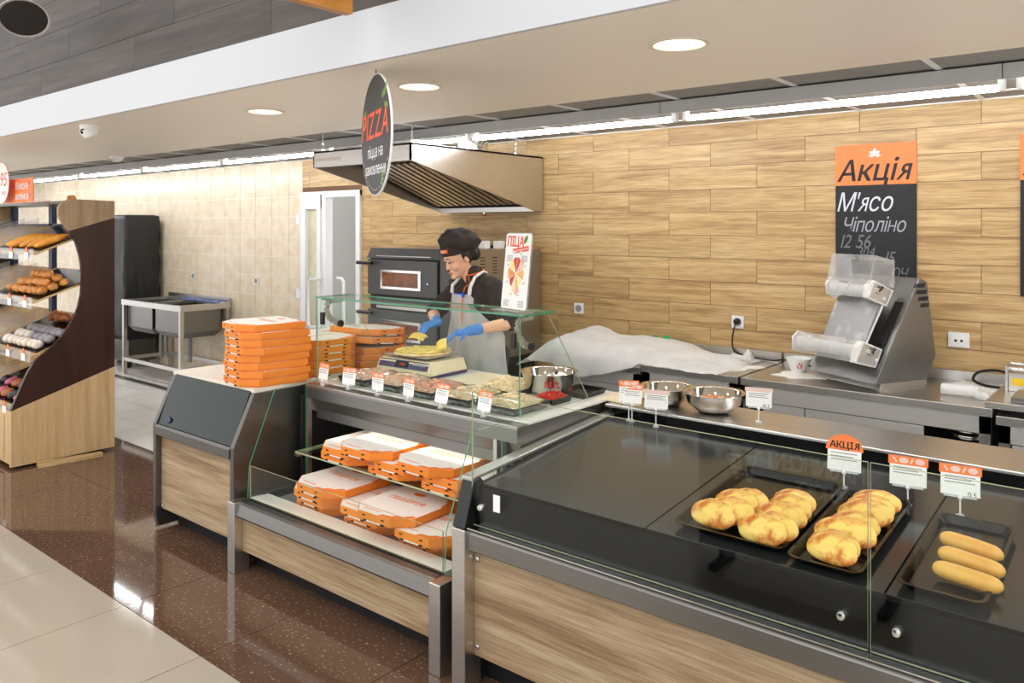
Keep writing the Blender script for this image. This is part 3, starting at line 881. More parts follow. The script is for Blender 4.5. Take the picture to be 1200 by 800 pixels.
# ------------------------------------------------------------------ pizza boxes
def pizza_box(label, group):
    t = thing('pizza_box', label, 'pizza box', (0, 0, 0), 0, group)
    S, c = .175, .076
    def oc(k=0): return [(-S + k, S - k), (-S + k, -S + c + k * .5), (-S + c + k * .5, -S + k), (S - c - k * .5, -S + k), (S - k, -S + c + k * .5), (S - k, S - k)]
    MB().prism(oc(.007), 'z', 0, .02).build('tray', 'card_orange', t, world=False)
    MB().prism(oc(.0), 'z', .008, .0385, 0, None, 0).build('lid', 'card_orange', t, world=False)
    top = MB().prism(oc(.003), 'z', .0385, .0392).build('lid_face', 'card_white', t, world=False)
    for x, z in ((-.062, .022), (.055, .022), (-.056, .0), (.05, .0)):
        MB().box(x - .009, x + .009, -S - .0008, -S + .004, z, z + .006).build('vent_slot', 'slot_black', t, world=False)
    MB().box(-.045, .04, -S - .0006, -S + .008, .0015, .006).build('flap', 'card_white', t, world=False)
    return t, top
pb, top = pizza_box('x', 'g')
TT = Matrix.Translation((0, 0, .0395))
text('lettering', 'ПІЦЦЕРІЯ!', .044, 'print_orange', top, Matrix.Translation((-.01, .035, .0395)), extrude=.0002, bold=.0008, world=False)
MB(Matrix.Translation((-.02, .12, .0392))).lathe([(.034, 0), (.034, .0005)], 20, sy=.5).build('logo_oval', 'print_orange', top, world=False)
MB().prism([(.174, -.095), (.1, -.172), (.02, -.172), (.03, -.15), (.075, -.145), (.09, -.125), (.12, -.12), (.135, -.1), (.15, -.085)], 'z', .0392, .0397).build('print_corner', 'print_orange', top, world=False)
MB().prism([(.173, .17), (.1, .173), (.105, .155), (.13, .15), (.14, .12), (.155, .115), (.16, .07), (.173, .06)], 'z', .0392, .0397).build('print_corner', 'print_orange', top, world=False)
MB().prism([(-.1, -.14), (.0, -.14), (.0, -.134), (-.1, -.134)], 'z', .0392, .0396).build('print_line', 'print_orange', top, world=False)
pb_used = [False]
def put_box(x, y, z, deg, label, group, rx=0, ry=0):
    if not pb_used[0]:
        pb_used[0] = True; pb.location = (x, y, z); pb.rotation_euler = (R(rx), R(ry), R(deg)); pb['label'] = label; pb['group'] = group; return pb
    return dup(pb, (x, y, z), label=label, group=group, rot=(R(rx), R(ry), R(deg)))
ordn = ['bottom', 'second', 'third', 'fourth', 'fifth', 'sixth', 'seventh', 'topmost']
jit = [(0, 0, -9), (.004, .004, -6), (-.006, .002, -10), (-.003, .006, -9), (.012, .004, -6), (.008, .006, -8), (.008, .0, -8), (-.012, -.004, -12)]
for k in range(8):
    a, b, d = jit[k]
    nm = {0: 'bottom box', 7: 'topmost box'}.get(k, ordn[k] + ' box from the bottom')
    put_box(-3.735 + a, 2.43 + b, .8665 + .0397 * k, d, 'orange pizza box, %s in the tall stack on the corner counter' % nm, 'front stack of orange pizza boxes')
for k in range(5):
    nm = {0: 'bottom box', 4: 'topmost box'}.get(k, ordn[k] + ' box from the bottom')
    put_box(-3.735 + rnd.uniform(-.008, .008), 2.80 + rnd.uniform(-.006, .006), .8665 + .0397 * k, 86 + rnd.uniform(-3, 3), 'orange pizza box, %s in the stack behind the tall stack' % nm, 'stack of orange pizza boxes behind the front stack')
# more boxes: rear stacks on the corner counter
for k in range(3):
    put_box(-3.70, 3.165, .8665 + .0397 * k, 88 + 3 * k, 'orange pizza box, %s of three flat ones under the tilted boxes' % ['bottom', 'middle', 'top'][k], 'pizza boxes at the rear of the corner counter')
put_box(-3.69, 3.15, 1.004, 78, 'lower of two tilted orange pizza boxes left of the scale', 'pizza boxes at the rear of the corner counter', 0, 4)
put_box(-3.70, 3.15, 1.0475, 92, 'upper of two tilted orange pizza boxes with white lid left of the scale', 'pizza boxes at the rear of the corner counter', 0, 4)
for k in range(4):
    put_box(-4.10, 3.18, .8665 + .0397 * k, -12 + 2 * k, 'white-lidded pizza box, %s in the farthest stack on the corner counter' % ['bottom', 'second', 'third', 'topmost'][k], 'farthest stack of pizza boxes')
G1 = 'pizza boxes on the glass shelf'
SZ0 = .5408
for x, y, l, d, lab in [(-3.13, 2.60, 0, 0, 'orange pizza box at the open end of the glass shelf, lowest layer'), (-2.775, 2.60, 0, 0, 'orange pizza box in the middle of the glass shelf, lowest layer'),
        (-2.42, 2.60, 0, 0, 'orange pizza box at the post end of the glass shelf, lowest layer'), (-3.085, 2.575, 1, 0, 'orange pizza box at the open end of the glass shelf, middle layer'),
        (-2.715, 2.58, 1, 1, 'orange pizza box in the centre of the glass shelf, middle layer'), (-2.38, 2.58, 1, -1, 'orange pizza box at the post end of the glass shelf, middle layer'),
        (-2.90, 2.54, 2, 1, 'white-topped pizza box uppermost on the glass shelf toward its open end'), (-2.505, 2.54, 2, -2, 'white-topped pizza box uppermost on the glass shelf toward the post')]:
    put_box(x, y, SZ0 + .0397 * l, d, lab, G1)
G2 = 'pizza boxes in the lower well'
for x, y, l, d, lab in [(-3.19, 2.50, 0, 1, 'pizza box on the well floor at its open end, lowest layer'), (-2.825, 2.50, 0, -2, 'pizza box on the well floor in its middle, lowest layer'),
        (-2.455, 2.50, 0, 1, 'pizza box on the well floor at the post end, lowest layer'), (-3.17, 2.49, 1, -1, 'pizza box in the lower well at its open end, second layer'),
        (-2.80, 2.49, 1, 1, 'pizza box in the middle of the lower well, second layer'), (-2.42, 2.49, 1, 0, 'pizza box in the lower well at the post end, second layer'),
        (-3.155, 2.46, 2, 2, 'pizza box in the lower well at its open end, third layer'), (-2.79, 2.45, 2, 0, 'pizza box in the middle of the lower well, third layer'),
        (-2.395, 2.42, 2, 1, 'pizza box in the lower well near the steel post, uppermost there'), (-3.10, 2.44, 3, -2, 'white-topped pizza box uppermost in the lower well at its open end'),
        (-2.60, 2.395, 3, 1, 'white-topped pizza box uppermost in the middle of the lower well')]:
    put_box(x, y, .3112 + .0397 * l, d, lab, G2)

# ------------------------------------------------------------------ price tags
def price_tag(label, w, h, stem, style, loc, rz=0, group='price tags', tilt=-8, body=None):
    t = thing('price_tag', label, 'price tag', loc, R(rz), group)
    MB().lathe([(0, 0), (.013, 0), (.013, .006), (.006, .01), (.004, .012)], 12).build('base', 'clear_plastic', t, True, world=False)
    MB().tube([(0, 0, .008), (0, 0, stem * .5), (0, 0, stem)], .0025, 8).build('stem', 'white_plastic', t, True, world=False)
    MB().ell((0, 0, stem), (.007, .007, .008), 10, 6).build('swivel', 'white_plastic', t, True, world=False)
    T = Matrix.Translation((0, 0, stem)) @ Matrix.Rotation(R(tilt), 4, 'X') @ frame((0, 0, 0), (1, 0, 0), (0, 0, 1))
    MB(T).box(-w * .42, w * .42, 0, .008, -.003, .003).build('clip', 'clear_plastic', t, world=False)
    sp = {'dome': .62, 'band': .72, 'pink': .8, 'plain': .78}[style]
    cd = MB(T).box(-w / 2, w / 2, .006, h * sp, -.0006, .0006).build('card', 'paper', t, world=False)
    for k in range(3):
        MB(T).box(-w * .4, w * (.38 - .1 * (k % 2)), h * (sp - .08 - .09 * k) - .002, h * (sp - .08 - .09 * k) + .001, .0006, .0009).build('print_line', 'paper_print', cd, world=False)
    if style == 'dome':
        pts = [(w * .56 * math.cos(R(a)), h * sp + w * .50 * math.sin(R(a))) for a in range(0, 181, 12)]
        hd = MB(T).prism(pts, 'z', -.0008, .0012).build('header', 'sign_orange', t, world=False)
        text('lettering', 'АКЦІЯ', w * .29, 'ink', hd, T @ Matrix.Translation((0, h * sp + w * .17, .0013)), extrude=.0002, bold=.0009, world=False)
        pts = [(w * .16 * math.cos(R(a)), h * sp + w * .075 + w * .07 * math.sin(R(a))) for a in range(190, 351, 16)]
        MB(T).tube([(a, b, .0014) for a, b in pts], .0008, 5).build('smile', 'ink', hd, world=False)
    else:
        hd = MB(T).box(-w * .54, w * .54, h * sp, h, -.0008, .0012).build('header', {'band': 'sign_orange', 'pink': 'pink_paper', 'plain': 'sign_orange'}[style], t, world=False)
        if style == 'band':
            yc = h * (sp + 1) / 2; q = h * (1 - sp) * .34
            for k, xo in enumerate((-.36, -.12, .1, .32)):
                if k % 2: MB(T @ Matrix.Translation((w * xo, yc, .0012))).lathe([(q, 0), (q, .0004)], 12, sx=1.5).build('motif', 'pink_paper', hd, world=False)
                else: MB(T @ Matrix.Translation((w * xo, yc, .0012)) @ Matrix.Rotation(R(35 - 60 * (k == 2)), 4, 'Z')).box(-q * .3, q * .3, -q, q, 0, .0004).build('motif', 'pink_paper', hd, world=False)
    if body: text('lettering', body, w * .2, 'ink', cd, T @ Matrix.Translation((w * .3, h * .13, .0008)), extrude=.0001, world=False)
    return t
def dz(x, y): return (x, y, deckz(y))
gt = 'price tags on the heated counter'
price_tag('tag card with orange АКЦІЯ dome standing behind the fried pies', .108, .12, .055, 'dome', dz(-.862, 2.825), 8, gt)
price_tag('orange-headed price tag behind the second tray of fried pies', .108, .098, .055, 'band', dz(-.655, 2.80), 8, gt)
price_tag('orange-headed price tag behind the tray of three sausage rolls', .108, .098, .06, 'band', dz(-.503, 2.788), 8, gt, body='0.5')
price_tag('blank white price tag with pink top in front of the steel bowls', .105, .085, .075, 'pink', dz(-1.735, 3.085), 14, gt)
price_tag('white price tag with blue handwriting and pink top on the steel ledge', .105, .085, .06, 'pink', (-1.335, 3.24, .862), 14, gt, body='10.7')
price_tag('upright tilted price tag with orange header in the counter corner', .085, .10, .08, 'band', dz(-1.885, 3.105), 30, gt, -20)
price_tag('second tilted price tag overlapping the one in the counter corner', .085, .095, .075, 'band', dz(-1.865, 3.10), 24, gt, -28)
gt = 'price tags along the pizza toppings'
tg = [(-3.385, 'nearest the pizza box stack'), (-3.178, 'second from the pizza box stack'), (-2.958, 'third from the pizza box stack'), (-2.742, 'fourth from the pizza box stack'), (-2.53, 'fifth from the pizza box stack'), (-2.272, 'seen through the counter glass')]
for k, (x, lab) in enumerate(tg):
    price_tag('orange-headed price tag before the topping trays, ' + lab, .082, .088, .02, 'band', (x, 2.553, .8705), rnd.uniform(-8, 12), gt, rnd.uniform(-16, -4))

# ------------------------------------------------------------------ trays of toppings
def lumps(name, label, cat, c, sx, sy, h, n, mt, size, seed, flat=.5):
    rr = random.Random(seed); m = MB()
    ells = MB()
    nx, ny = 14, 10
    grid = []
    for j in range(ny + 1):
        row = []
        for i in range(nx + 1):
            a, b = i / nx * 2 - 1, j / ny * 2 - 1
            hh = max(0, (1 - abs(a) ** 3)) * max(0, (1 - abs(b) ** 3))
            row.append((c[0] + a * sx, c[1] + b * sy, c[2] + h * hh * (0.8 + .4 * noise.noise(Vector((a * 2.5, b * 2.5, seed))))))
        grid.append(row)
    m.sheet(grid)
    for k in range(n):
        a, b = rr.uniform(-.95, .95), rr.uniform(-.95, .95)
        hh = max(0, (1 - abs(a) ** 3)) * max(0, (1 - abs(b) ** 3))
        T = Matrix.Translation((c[0] + a * sx, c[1] + b * sy, c[2] + h * hh * (0.8 + .4 * noise.noise(Vector((a * 2.5, b * 2.5, seed)))) + size * .2)) @ Matrix.Rotation(rr.uniform(0, 6.3), 4, 'Z') @ Matrix.Rotation(rr.uniform(-.5, .5), 4, 'X')
        s_ = size * rr.uniform(.6, 1.2)
        m.cbox((0, 0, 0), (s_, s_ * rr.uniform(.4, .9), s_ * flat), 0, T)
    o = m.build(name, mt, None, loc=None)
    o.location = (0, 0, 0)
    return tag(o, label, cat, kind='stuff')
def food_tray(label, cx, cy, w, d, h, z=.8722, film=True, rz=0, name='food_tray', mt='black_plastic'):
    t = thing(name, label, 'tray', (cx, cy, z), R(rz), 'black topping trays behind the glass')
    k = .012
    o1 = [(-w / 2, -d / 2), (w / 2, -d / 2), (w / 2, d / 2), (-w / 2, d / 2)]
    o0 = [(x * .88, y * .9) for x, y in o1]
    i1 = [(x * .95, y * .96) for x, y in o1]; i0 = [(x * .84, y * .86) for x, y in o1]
    vs_ = [(x, y, 0) for x, y in o0] + [(x, y, h) for x, y in o1] + [(x, y, h) for x, y in i1] + [(x, y, .004) for x, y in i0]
    fs = [(3, 2, 1, 0)] + [(a * 4 + i, a * 4 + (i + 1) % 4, (a + 1) * 4 + (i + 1) % 4, (a + 1) * 4 + i) for a in range(3) for i in range(4)] + [(12, 13, 14, 15)]
    MB().add(vs_, fs).build('tray_body', mt, t, world=False, bevel=.003)
    if film:
        gr = []
        for j in range(11):
            row = []
            for i in range(15):
                a, b = i / 14 * 2 - 1, j / 10 * 2 - 1
                e = max(abs(a), abs(b))
                zz = h + .028 * (1 - abs(a) ** 3) * (1 - abs(b) ** 3) + .004 * noise.noise(Vector((a * 4 + cx * 9, b * 4, 0)))
                if e > .99: zz = h * .35 + .012 * noise.noise(Vector((a * 9 + cx * 9, b * 9, 3)))
                row.append((a * w * .515, b * d * .515, zz))
            gr.append(row)
        MB().sheet(gr).build('cling_film', 'film', t, 2, world=False)
    return t
zt = .8722
spec = [(-3.25, 2.76, .215, .27, 'ham', 'shredded pale ham under film, nearest the pizza boxes', 'black tray of pale ham nearest the pizza boxes'),
        (-3.01, 2.765, .225, .27, 'ham', 'heap of sliced ham under film in front of the scale', 'black tray of sliced ham in front of the scale'),
        (-2.765, 2.755, .215, .27, 'sausage', 'heap of reddish sausage strips under film by the scale', 'black tray of sausage strips by the scale'),
        (-2.525, 2.75, .215, .27, 'chicken', 'chopped white chicken under film, middle of the tray row', 'black tray of chopped chicken in the middle of the row'),
        (-2.265, 2.74, .24, .25, 'chicken', 'shredded pale mushrooms under film in the glass corner', 'film-covered black tray standing in the glass corner')]
for k, (x, y, w_, d_, mt, fl_, tl) in enumerate(spec):
    food_tray(tl, x, y, w_, d_, .036)
    lumps('chopped_topping', fl_, 'food', (x, y, zt + .028), w_ * .42, d_ * .42, .034, 170, mt, .02, k + 1, .35)
food_tray('black tray of diced yellow cheese next to the steel mixing bowl', -2.515, 3.0, .24, .2, .03, film=False)
lumps('diced_topping', 'heap of diced yellowish cheese next to the steel mixing bowl', 'food', (-2.515, 3.0, zt + .022), .10, .085, .05, 170, 'chicken', .017, 21, .6)
food_tray('small black tray of red tomato pieces by the glass side pane', -2.215, 2.965, .13, .16, .03, film=False)
lumps('tomato_pieces', 'heap of bright red tomato pieces in a small black tray', 'food', (-2.215, 2.965, zt + .022), .055, .07, .02, 110, 'tomato', .015, 22, .6)
food_tray('shallow black tray leaning behind the red tomato tray', -2.21, 3.20, .17, .2, .025, film=False)

def bowl(name, label, r, h, loc, base=.55, group='steel mixing bowls'):
    t = thing(name, label, 'bowl', loc, 0, group)
    pr_ = [(0, .002), (r * base, .0), (r * (base + .2), h * .15), (r * .9, h * .5), (r * .97, h * .95), (r * 1.06, h), (r * 1.06, h + .003), (r * .955, h * .96), (r * .885, h * .5), (r * (base + .18), h * .17), (r * base * .95, .006), (0, .006)]
    MB().lathe(pr_, 40).build('bowl_body', 'steel_mirror', t, 2, world=False)
    return t
b1 = bowl('mixing_bowl', 'polished steel mixing bowl with red letters behind the glass', .135, .105, (-2.355, 3.13, .8725))
T = frame((-2.355 + .09, 3.13 - .094, .8725 + .062), (.72, .69, 0), (0, 0, 1))
text('lettering', 'М.Ц', .042, 'red_text', b1, T, extrude=.0005, bold=.001)
lumps('tomato_mince', 'red chopped tomato inside the lettered steel bowl', 'food', (-2.355, 3.13, .882), .08, .08, .03, 60, 'tomato', .016, 23, .6)
b2 = bowl('mixing_bowl', 'polished steel bowl partly behind the blank white price tag', .12, .085, (-1.80, 3.30, .8625), .45)
b3 = bowl('mixing_bowl', 'open polished steel bowl of orange filling on the ledge', .13, .088, (-1.565, 3.30, .8625), .45)
lumps('filling', 'orange chopped filling inside the open steel bowl', 'food', (-1.565, 3.30, .90), .085, .085, .022, 90, 'orange_sauce', .018, 24, .5)

# cream cutting boards on the deck
o = MB().box(-2.93, -2.63, 2.96, 3.30, .8725, .884).build('cutting_board', 'board_cream', None, bevel=.004); tag(o, 'cream plastic cutting board beside the scale', 'cutting board')
o = MB().box(-2.10, -1.93, 3.18, 3.42, .8625, .874).build('cutting_board', 'board_cream', None, bevel=.004); tag(o, 'cream cutting board end poking out behind the black trays', 'cutting board')

# ------------------------------------------------------------------ scale with the pizza in the making
sc = thing('kitchen_scale', 'cream and purple electronic scale with a steel platter under the pizza', 'scale', (-3.245, 3.12, .8725), R(2))
m = MB().prism([(-.145, .012), (-.145, .03), (-.115, .085), (.14, .085), (.15, .02), (.15, .012)], 'x', -.20, .20)
m.build('body', 'cream_plastic', sc, world=False, bevel=.006)
m = MB().prism([(-.20, .012), (.20, .012), (.225, .02), (.20, .075), (-.20, .075), (-.225, .02)], 'y', -.13, .14).build('flank', 'cream_plastic', sc, world=False, bevel=.006)
T = frame((-.005, -.131, .058), (1, 0, 0), (0, .48, .87))
MB(T).box(-.185, .185, -.023, .023, 0, .003).build('display_panel', 'purple', sc, world=False)
dp = MB(T).box(-.06, .04, -.017, .018, .003, .005).build('display_window', 'black_gloss', sc, world=False)
text('digits', '0.875', .02, 'red_led', dp, T @ Matrix.Translation((-.005, 0, .0055)), extrude=.0002, world=False)
MB(T).box(.07, .165, .0, .016, .003, .0045).build('name_plate', 'paper_print', sc, world=False)
MB().prism([(-.21, .0), (-.17, .0), (-.12, .012), (.12, .012), (.17, 0), (.21, 0), (.225, .02), (-.225, .02)], 'y', -.11, .145).build('foot_skirt', 'purple', sc, world=False)
MB().box(-.165, .165, -.125, .13, .10, .108).build('platter', 'steel', sc, world=False, bevel=.003)
MB().cbox((0, 0, .094), (.2, .15, .02)).build('platter_spider', 'purple', sc, world=False)
pz = thing('pizza', 'raw round pizza base covered in grated yellow cheese on the scale', 'pizza', (-3.235, 3.125, .981))
MB().lathe([(0, 0), (.155, 0), (.162, .006), (.158, .013), (.145, .014), (.13, .010), (0, .010)], 40).build('crust', 'crust', pz, True, world=False)
m = MB(); rr = random.Random(5)
for k in range(420):
    a, q = rr.uniform(0, 6.28), .14 * math.sqrt(rr.random())
    T = Matrix.Translation((q * math.cos(a), q * math.sin(a), .013 + rr.uniform(0, .008))) @ Matrix.Rotation(rr.uniform(0, 3.1), 4, 'Z') @ Matrix.Rotation(rr.uniform(-.4, .4), 4, 'X')
    m.cbox((0, 0, 0), (.026, .006, .004), 0, T)
o = m.build('grated_cheese', 'cheese', pz, world=False); o['kind'] = 'stuff'

# ------------------------------------------------------------------ baking trays and fried pies
TI = math.atan(DK)
def baking_tray(label, cx, cy, w_, d_):
    t = thing('baking_tray', label, 'baking tray', (cx, cy, deckz(cy) + .001), group='black enamel baking trays', rot=(TI, 0, 0))
    k, h = .02, .02
    def rc(w2, d2, r, n=5):
        pts = []
        for (sx, sy, a0) in ((1, 1, 0), (-1, 1, 90), (-1, -1, 180), (1, -1, 270)):
            for i in range(n + 1):
                a = R(a0 + 90 * i / n)
                pts.append((sx * (w2 - r) + r * math.cos(a), sy * (d2 - r) + r * math.sin(a)))
        return pts
    ring = [(rc(w_ / 2 - .022, d_ / 2 - .022, .02), 0.0), (rc(w_ / 2 - .008, d_ / 2 - .008, .026), h), (rc(w_ / 2, d_ / 2, .028), h + .002), (rc(w_ / 2, d_ / 2, .028), h + .004),
            (rc(w_ / 2 - .010, d_ / 2 - .010, .026), h + .003), (rc(w_ / 2 - .024, d_ / 2 - .024, .02), .003)]
    n = len(ring[0][0]); vs_ = [(x, y, z) for pts, z in ring for x, y in pts]
    fs = [list(range(n))[::-1]]
    for j in range(len(ring) - 1):
        for i in range(n): fs.append((j * n + i, j * n + (i + 1) % n, (j + 1) * n + (i + 1) % n, (j + 1) * n + i))
    MB().add(vs_, fs).build('rim', 'tray_enamel', t, True, world=False)
    MB().prism([(x, y) for x, y in ring[-1][0]], 'z', .0005, .0031).build('base', 'tray_enamel', t, world=False)
    return t
baking_tray('large black baking tray with two rows of fried pies', -1.028, 2.522, .355, .565)
baking_tray('narrow black baking tray with one row of fried pies', -.735, 2.50, .205, .57)
baking_tray('black baking tray with three sausage rolls at one side', -.450, 2.485, .21, .51)

def pie_mesh(seed):
    """half-moon turnover: a curved sealed edge on top, flatter below"""
    def fn(q):
        x, y, z = q
        s_ = math.copysign(abs(x) ** .82, x)
        zz = z * (1.0 - .16 * x * x) if z > 0 else z * (.78 + .1 * x * x)
        th = (.45 + .55 * (1 - abs(x) ** 2.6)) * (1 - .45 * max(0, z) ** 1.5)
        b = .13 * noise.noise(Vector((x * 1.8, y * 1.4, z * 1.8 + seed * 7))) + .05 * noise.noise(Vector((x * 6, y * 5, z * 6 + seed)))
        return (s_ * (1 + b * .4), y * th * (1 + 1.6 * b), zz * (1 + b * .5))
    return MB().ell((0, 0, .036), (.073, .0185, .046), 30, 20, 0, None, fn).mesh('crust', 'pie_gold', 2)
def seam_mesh(seed):
    pts = []
    for i in range(15):
        a = -1 + 2 * i / 14
        pts.append((a * .062, .003 * math.sin(a * 5 + seed), .036 + .0455 * (1 - .16 * a * a) * math.sqrt(max(0, 1 - (abs(a) * .86) ** 2.4)) - .001))
    return MB().tube(pts, [.0012 + .0022 * (1 - abs(-1 + 2 * i / 14)) for i in range(15)], 7).mesh('pie_seam', 'pie_seam', 2)
PM = [pie_mesh(s_) for s_ in range(5)]; SM = [seam_mesh(s_) for s_ in range(5)]
def pie(x, y, label, group, k, tilt, rz, dzz=0.013, sc_=1.07):
    t = thing('fried_pie', label, 'pie', (x, y, deckz(y) + dzz), group=group, rot=(R(-tilt) , 0, R(rz)))
    t.scale = (sc_, sc_, sc_)
    o = piece('crust', PM[k % 5], t); piece('seam', SM[k % 5], t)
    return t
pos_names = ['front', 'second', 'third', 'fourth', 'fifth', 'sixth']
gp = 'fried pies on the large tray'
for k, (dx, y, a, rz) in enumerate([(0, 2.285, 34, -8), (.016, 2.33, 44, -14), (.03, 2.352, 46, -18), (.02, 2.405, 42, -10), (.042, 2.44, 46, -20)]):
    pie(-1.10 + dx, y, 'golden fried pie, %s one in the row by the empty deck' % pos_names[k], gp, k, a, rz)
for k, (dx, y, a, rz) in enumerate([(0, 2.265, 36, -6), (.018, 2.305, 42, -12), (.0, 2.37, 40, -8), (.012, 2.395, 44, -10), (.004, 2.46, 46, -14), (-.004, 2.515, 50, -18)]):
    pie(-.935 + dx, y, 'golden fried pie, %s one in the row beside the narrow tray' % pos_names[k], gp, k + 2, a, rz)
gp = 'fried pies on the narrow tray'
pn = ['front', 'second', 'third', 'fourth', 'fifth', 'sixth', 'seventh', 'eighth', 'hindmost']
for k, (dx, y, a, rz) in enumerate([(0, 2.255, 40, -16), (-.004, 2.285, 46, -18), (-.01, 2.365, 40, -10), (.012, 2.385, 44, -14), (.0, 2.455, 54, -16), (.002, 2.53, 48, -12), (.012, 2.56, 50, -14), (.004, 2.60, 52, -16), (.006, 2.665, 60, -12)]):
    pie(-.735 + dx, y, 'golden fried pie on the narrow tray, %s in its row' % pn[k], gp, k + 1, a, rz)
def roll_mesh(seed):
    def fn(q):
        x, y, z = q
        k = (1 - abs(x) ** 6) ** .5 / max(1e-6, (1 - x * x) ** .5) if abs(x) < .999 else 1
        b = .05 * noise.noise(Vector((x * 1.6, y, z + seed * 5)))
        return (x, y * min(k, 1.5) * (1 + b) + .12 * math.sin(x * 1.5 + seed), z * min(k, 1.5) * (1 + b))
    return MB().ell((0, 0, .028), (.085, .024, .023), 26, 14, 0, None, fn).mesh('roll_crust', 'bun_gold', 2)
for k, (x, y, rz, lab) in enumerate([(-.405, 2.335, -12, 'front'), (-.412, 2.425, -14, 'middle'), (-.428, 2.52, -14, 'hindmost')]):
    o = piece('sausage_roll', roll_mesh(k), None, (x, y, deckz(y) + .0052), (TI, 0, R(rz)))
    o.rotation_mode = 'ZXY'
    tag(o, 'smooth golden sausage roll, %s of the three on the tray' % lab, 'pastry', 'sausage rolls on the tray')
# ------------------------------------------------------------------ extractor hood over the oven
HXa, HXb, HYa, HYb = -4.655, -3.66, 3.43, 4.785
hd = thing('extractor_hood', 'large stainless extractor hood hung on chains over the pizza oven', 'extractor hood', (-4.15, 4.1, 1.8))
prof = [(HYa, 2.105), (HYa, 2.215), (HYb, 2.215), (HYb, 1.805), (HYb - .08, 1.805)]
for x in (HXa, HXb - .012):
    MB().prism(prof, 'x', x, x + .012).build('side_plate', 'steel', hd)
MB().box(HXa, HXb, HYa, HYa + .012, 2.105, 2.215).build('front_plate', 'steel', hd)
MB().box(HXa + .02, HXa + .3, HYa - .003, HYa, 2.135, 2.165).build('film_remnant', 'steel_mirror', hd)
MB().box(HXa, HXb, HYa, HYb, 2.203, 2.217).build('top_plate', 'steel', hd)
MB().box(HXa + .012, HXb - .012, HYb - .012, HYb, 1.805, 2.2).build('back_plate', 'hood_inside', hd)
MB().box(HXa + .012, HXb - .012, HYb - .09, HYb - .012, 1.805, 1.84).build('gutter', 'steel', hd)
MB().box(HXa + .012, HXb - .012, HYa + .012, HYa + .05, 2.105, 2.118).build('gutter', 'steel', hd)
fb = MB().prism([(3.75, 2.19), (4.70, 1.85), (4.71, 1.865), (3.76, 2.2)], 'x', HXa + .012, HXb - .012).build('filter_frame', 'black_matte', hd)
sl = Vector((0, .95, -.34)).normalized()
n_s = 13
for i in range(n_s):
    x = HXa + .05 + i * (HXb - HXa - .1) / n_s
    MB().prism([(3.85, 2.145), (4.62, 1.869), (4.616, 1.855), (3.846, 2.131)], 'x', x, x + .044).build('baffle_slat', 'steel', hd)
for x, y in ((HXa + .03, HYa + .06), (HXb - .05, HYa + .06), (HXb - .05, HYb - .25)):
    m = MB()
    for k in range(8):
        z = 2.217 + k * .0165
        T = Matrix.Translation((x, y, z + .008)) @ Matrix.Rotation(R(90 * (k % 2)), 4, 'Z')
        m.tube([T @ Vector((.006 * math.cos(R(a)), 0, .011 * math.sin(R(a)))) for a in range(0, 361, 45)], .0022, 5)
    o = m.build('chain', 'chrome', hd); o['kind'] = 'stuff'
    MB().box(x - .008, x + .008, y - .012, y + .012, 2.2165, 2.232).build('chain_lug', 'chrome', hd)
MB().lathe([(.12, 2.216), (.12, 2.35)], 28, (-3.98, 4.35, 0)).build('duct', 'steel_mirror', hd, True)
MB().tube([(HXa + .45, HYb - .05, 1.805), (HXa + .45, HYb - .05, 1.785)], .008, 8).build('drain_tap', 'chrome', hd, True)
MB().tube([(HXa + .44, HYb - .06, 1.787), (HXa + .47, HYb - .05, 1.777)], .006, 8).build('tap_lever', 'red_text', hd, True)

# ------------------------------------------------------------------ double deck oven
ox0, ox1, oy0, oy1 = -4.685, -3.66, 3.96, 4.76
ov = thing('pizza_oven', 'double-deck electric pizza oven with two windowed doors under the hood', 'oven', (-4.17, 4.36, 0))
MB().box(ox0, ox1, oy0 + .02, oy1, .75, 1.53).build('body', 'oven_side', ov, bevel=.004)
m = MB()
for x in (ox0 + .02, ox1 - .07):
    for y in (oy0 + .05, oy1 - .1): m.box(x, x + .05, y, y + .05, 0, .75)
m.box(ox0 + .02, ox1 - .02, oy0 + .05, oy1 - .05, .16, .2); m.box(ox0 + .02, ox1 - .02, oy0 + .05, oy1 - .05, .70, .7495)
m.box(ox0 + .03, ox1 - .03, oy0 + .3, oy1 - .06, .2, .7)
m.build('stand', 'black_matte', ov)
MB().prism([(oy0 + .02, 1.455), (oy0 - .02, 1.455), (oy0 + .02, 1.53)], 'x', ox0, ox1).build('top_visor', 'graphite', ov)
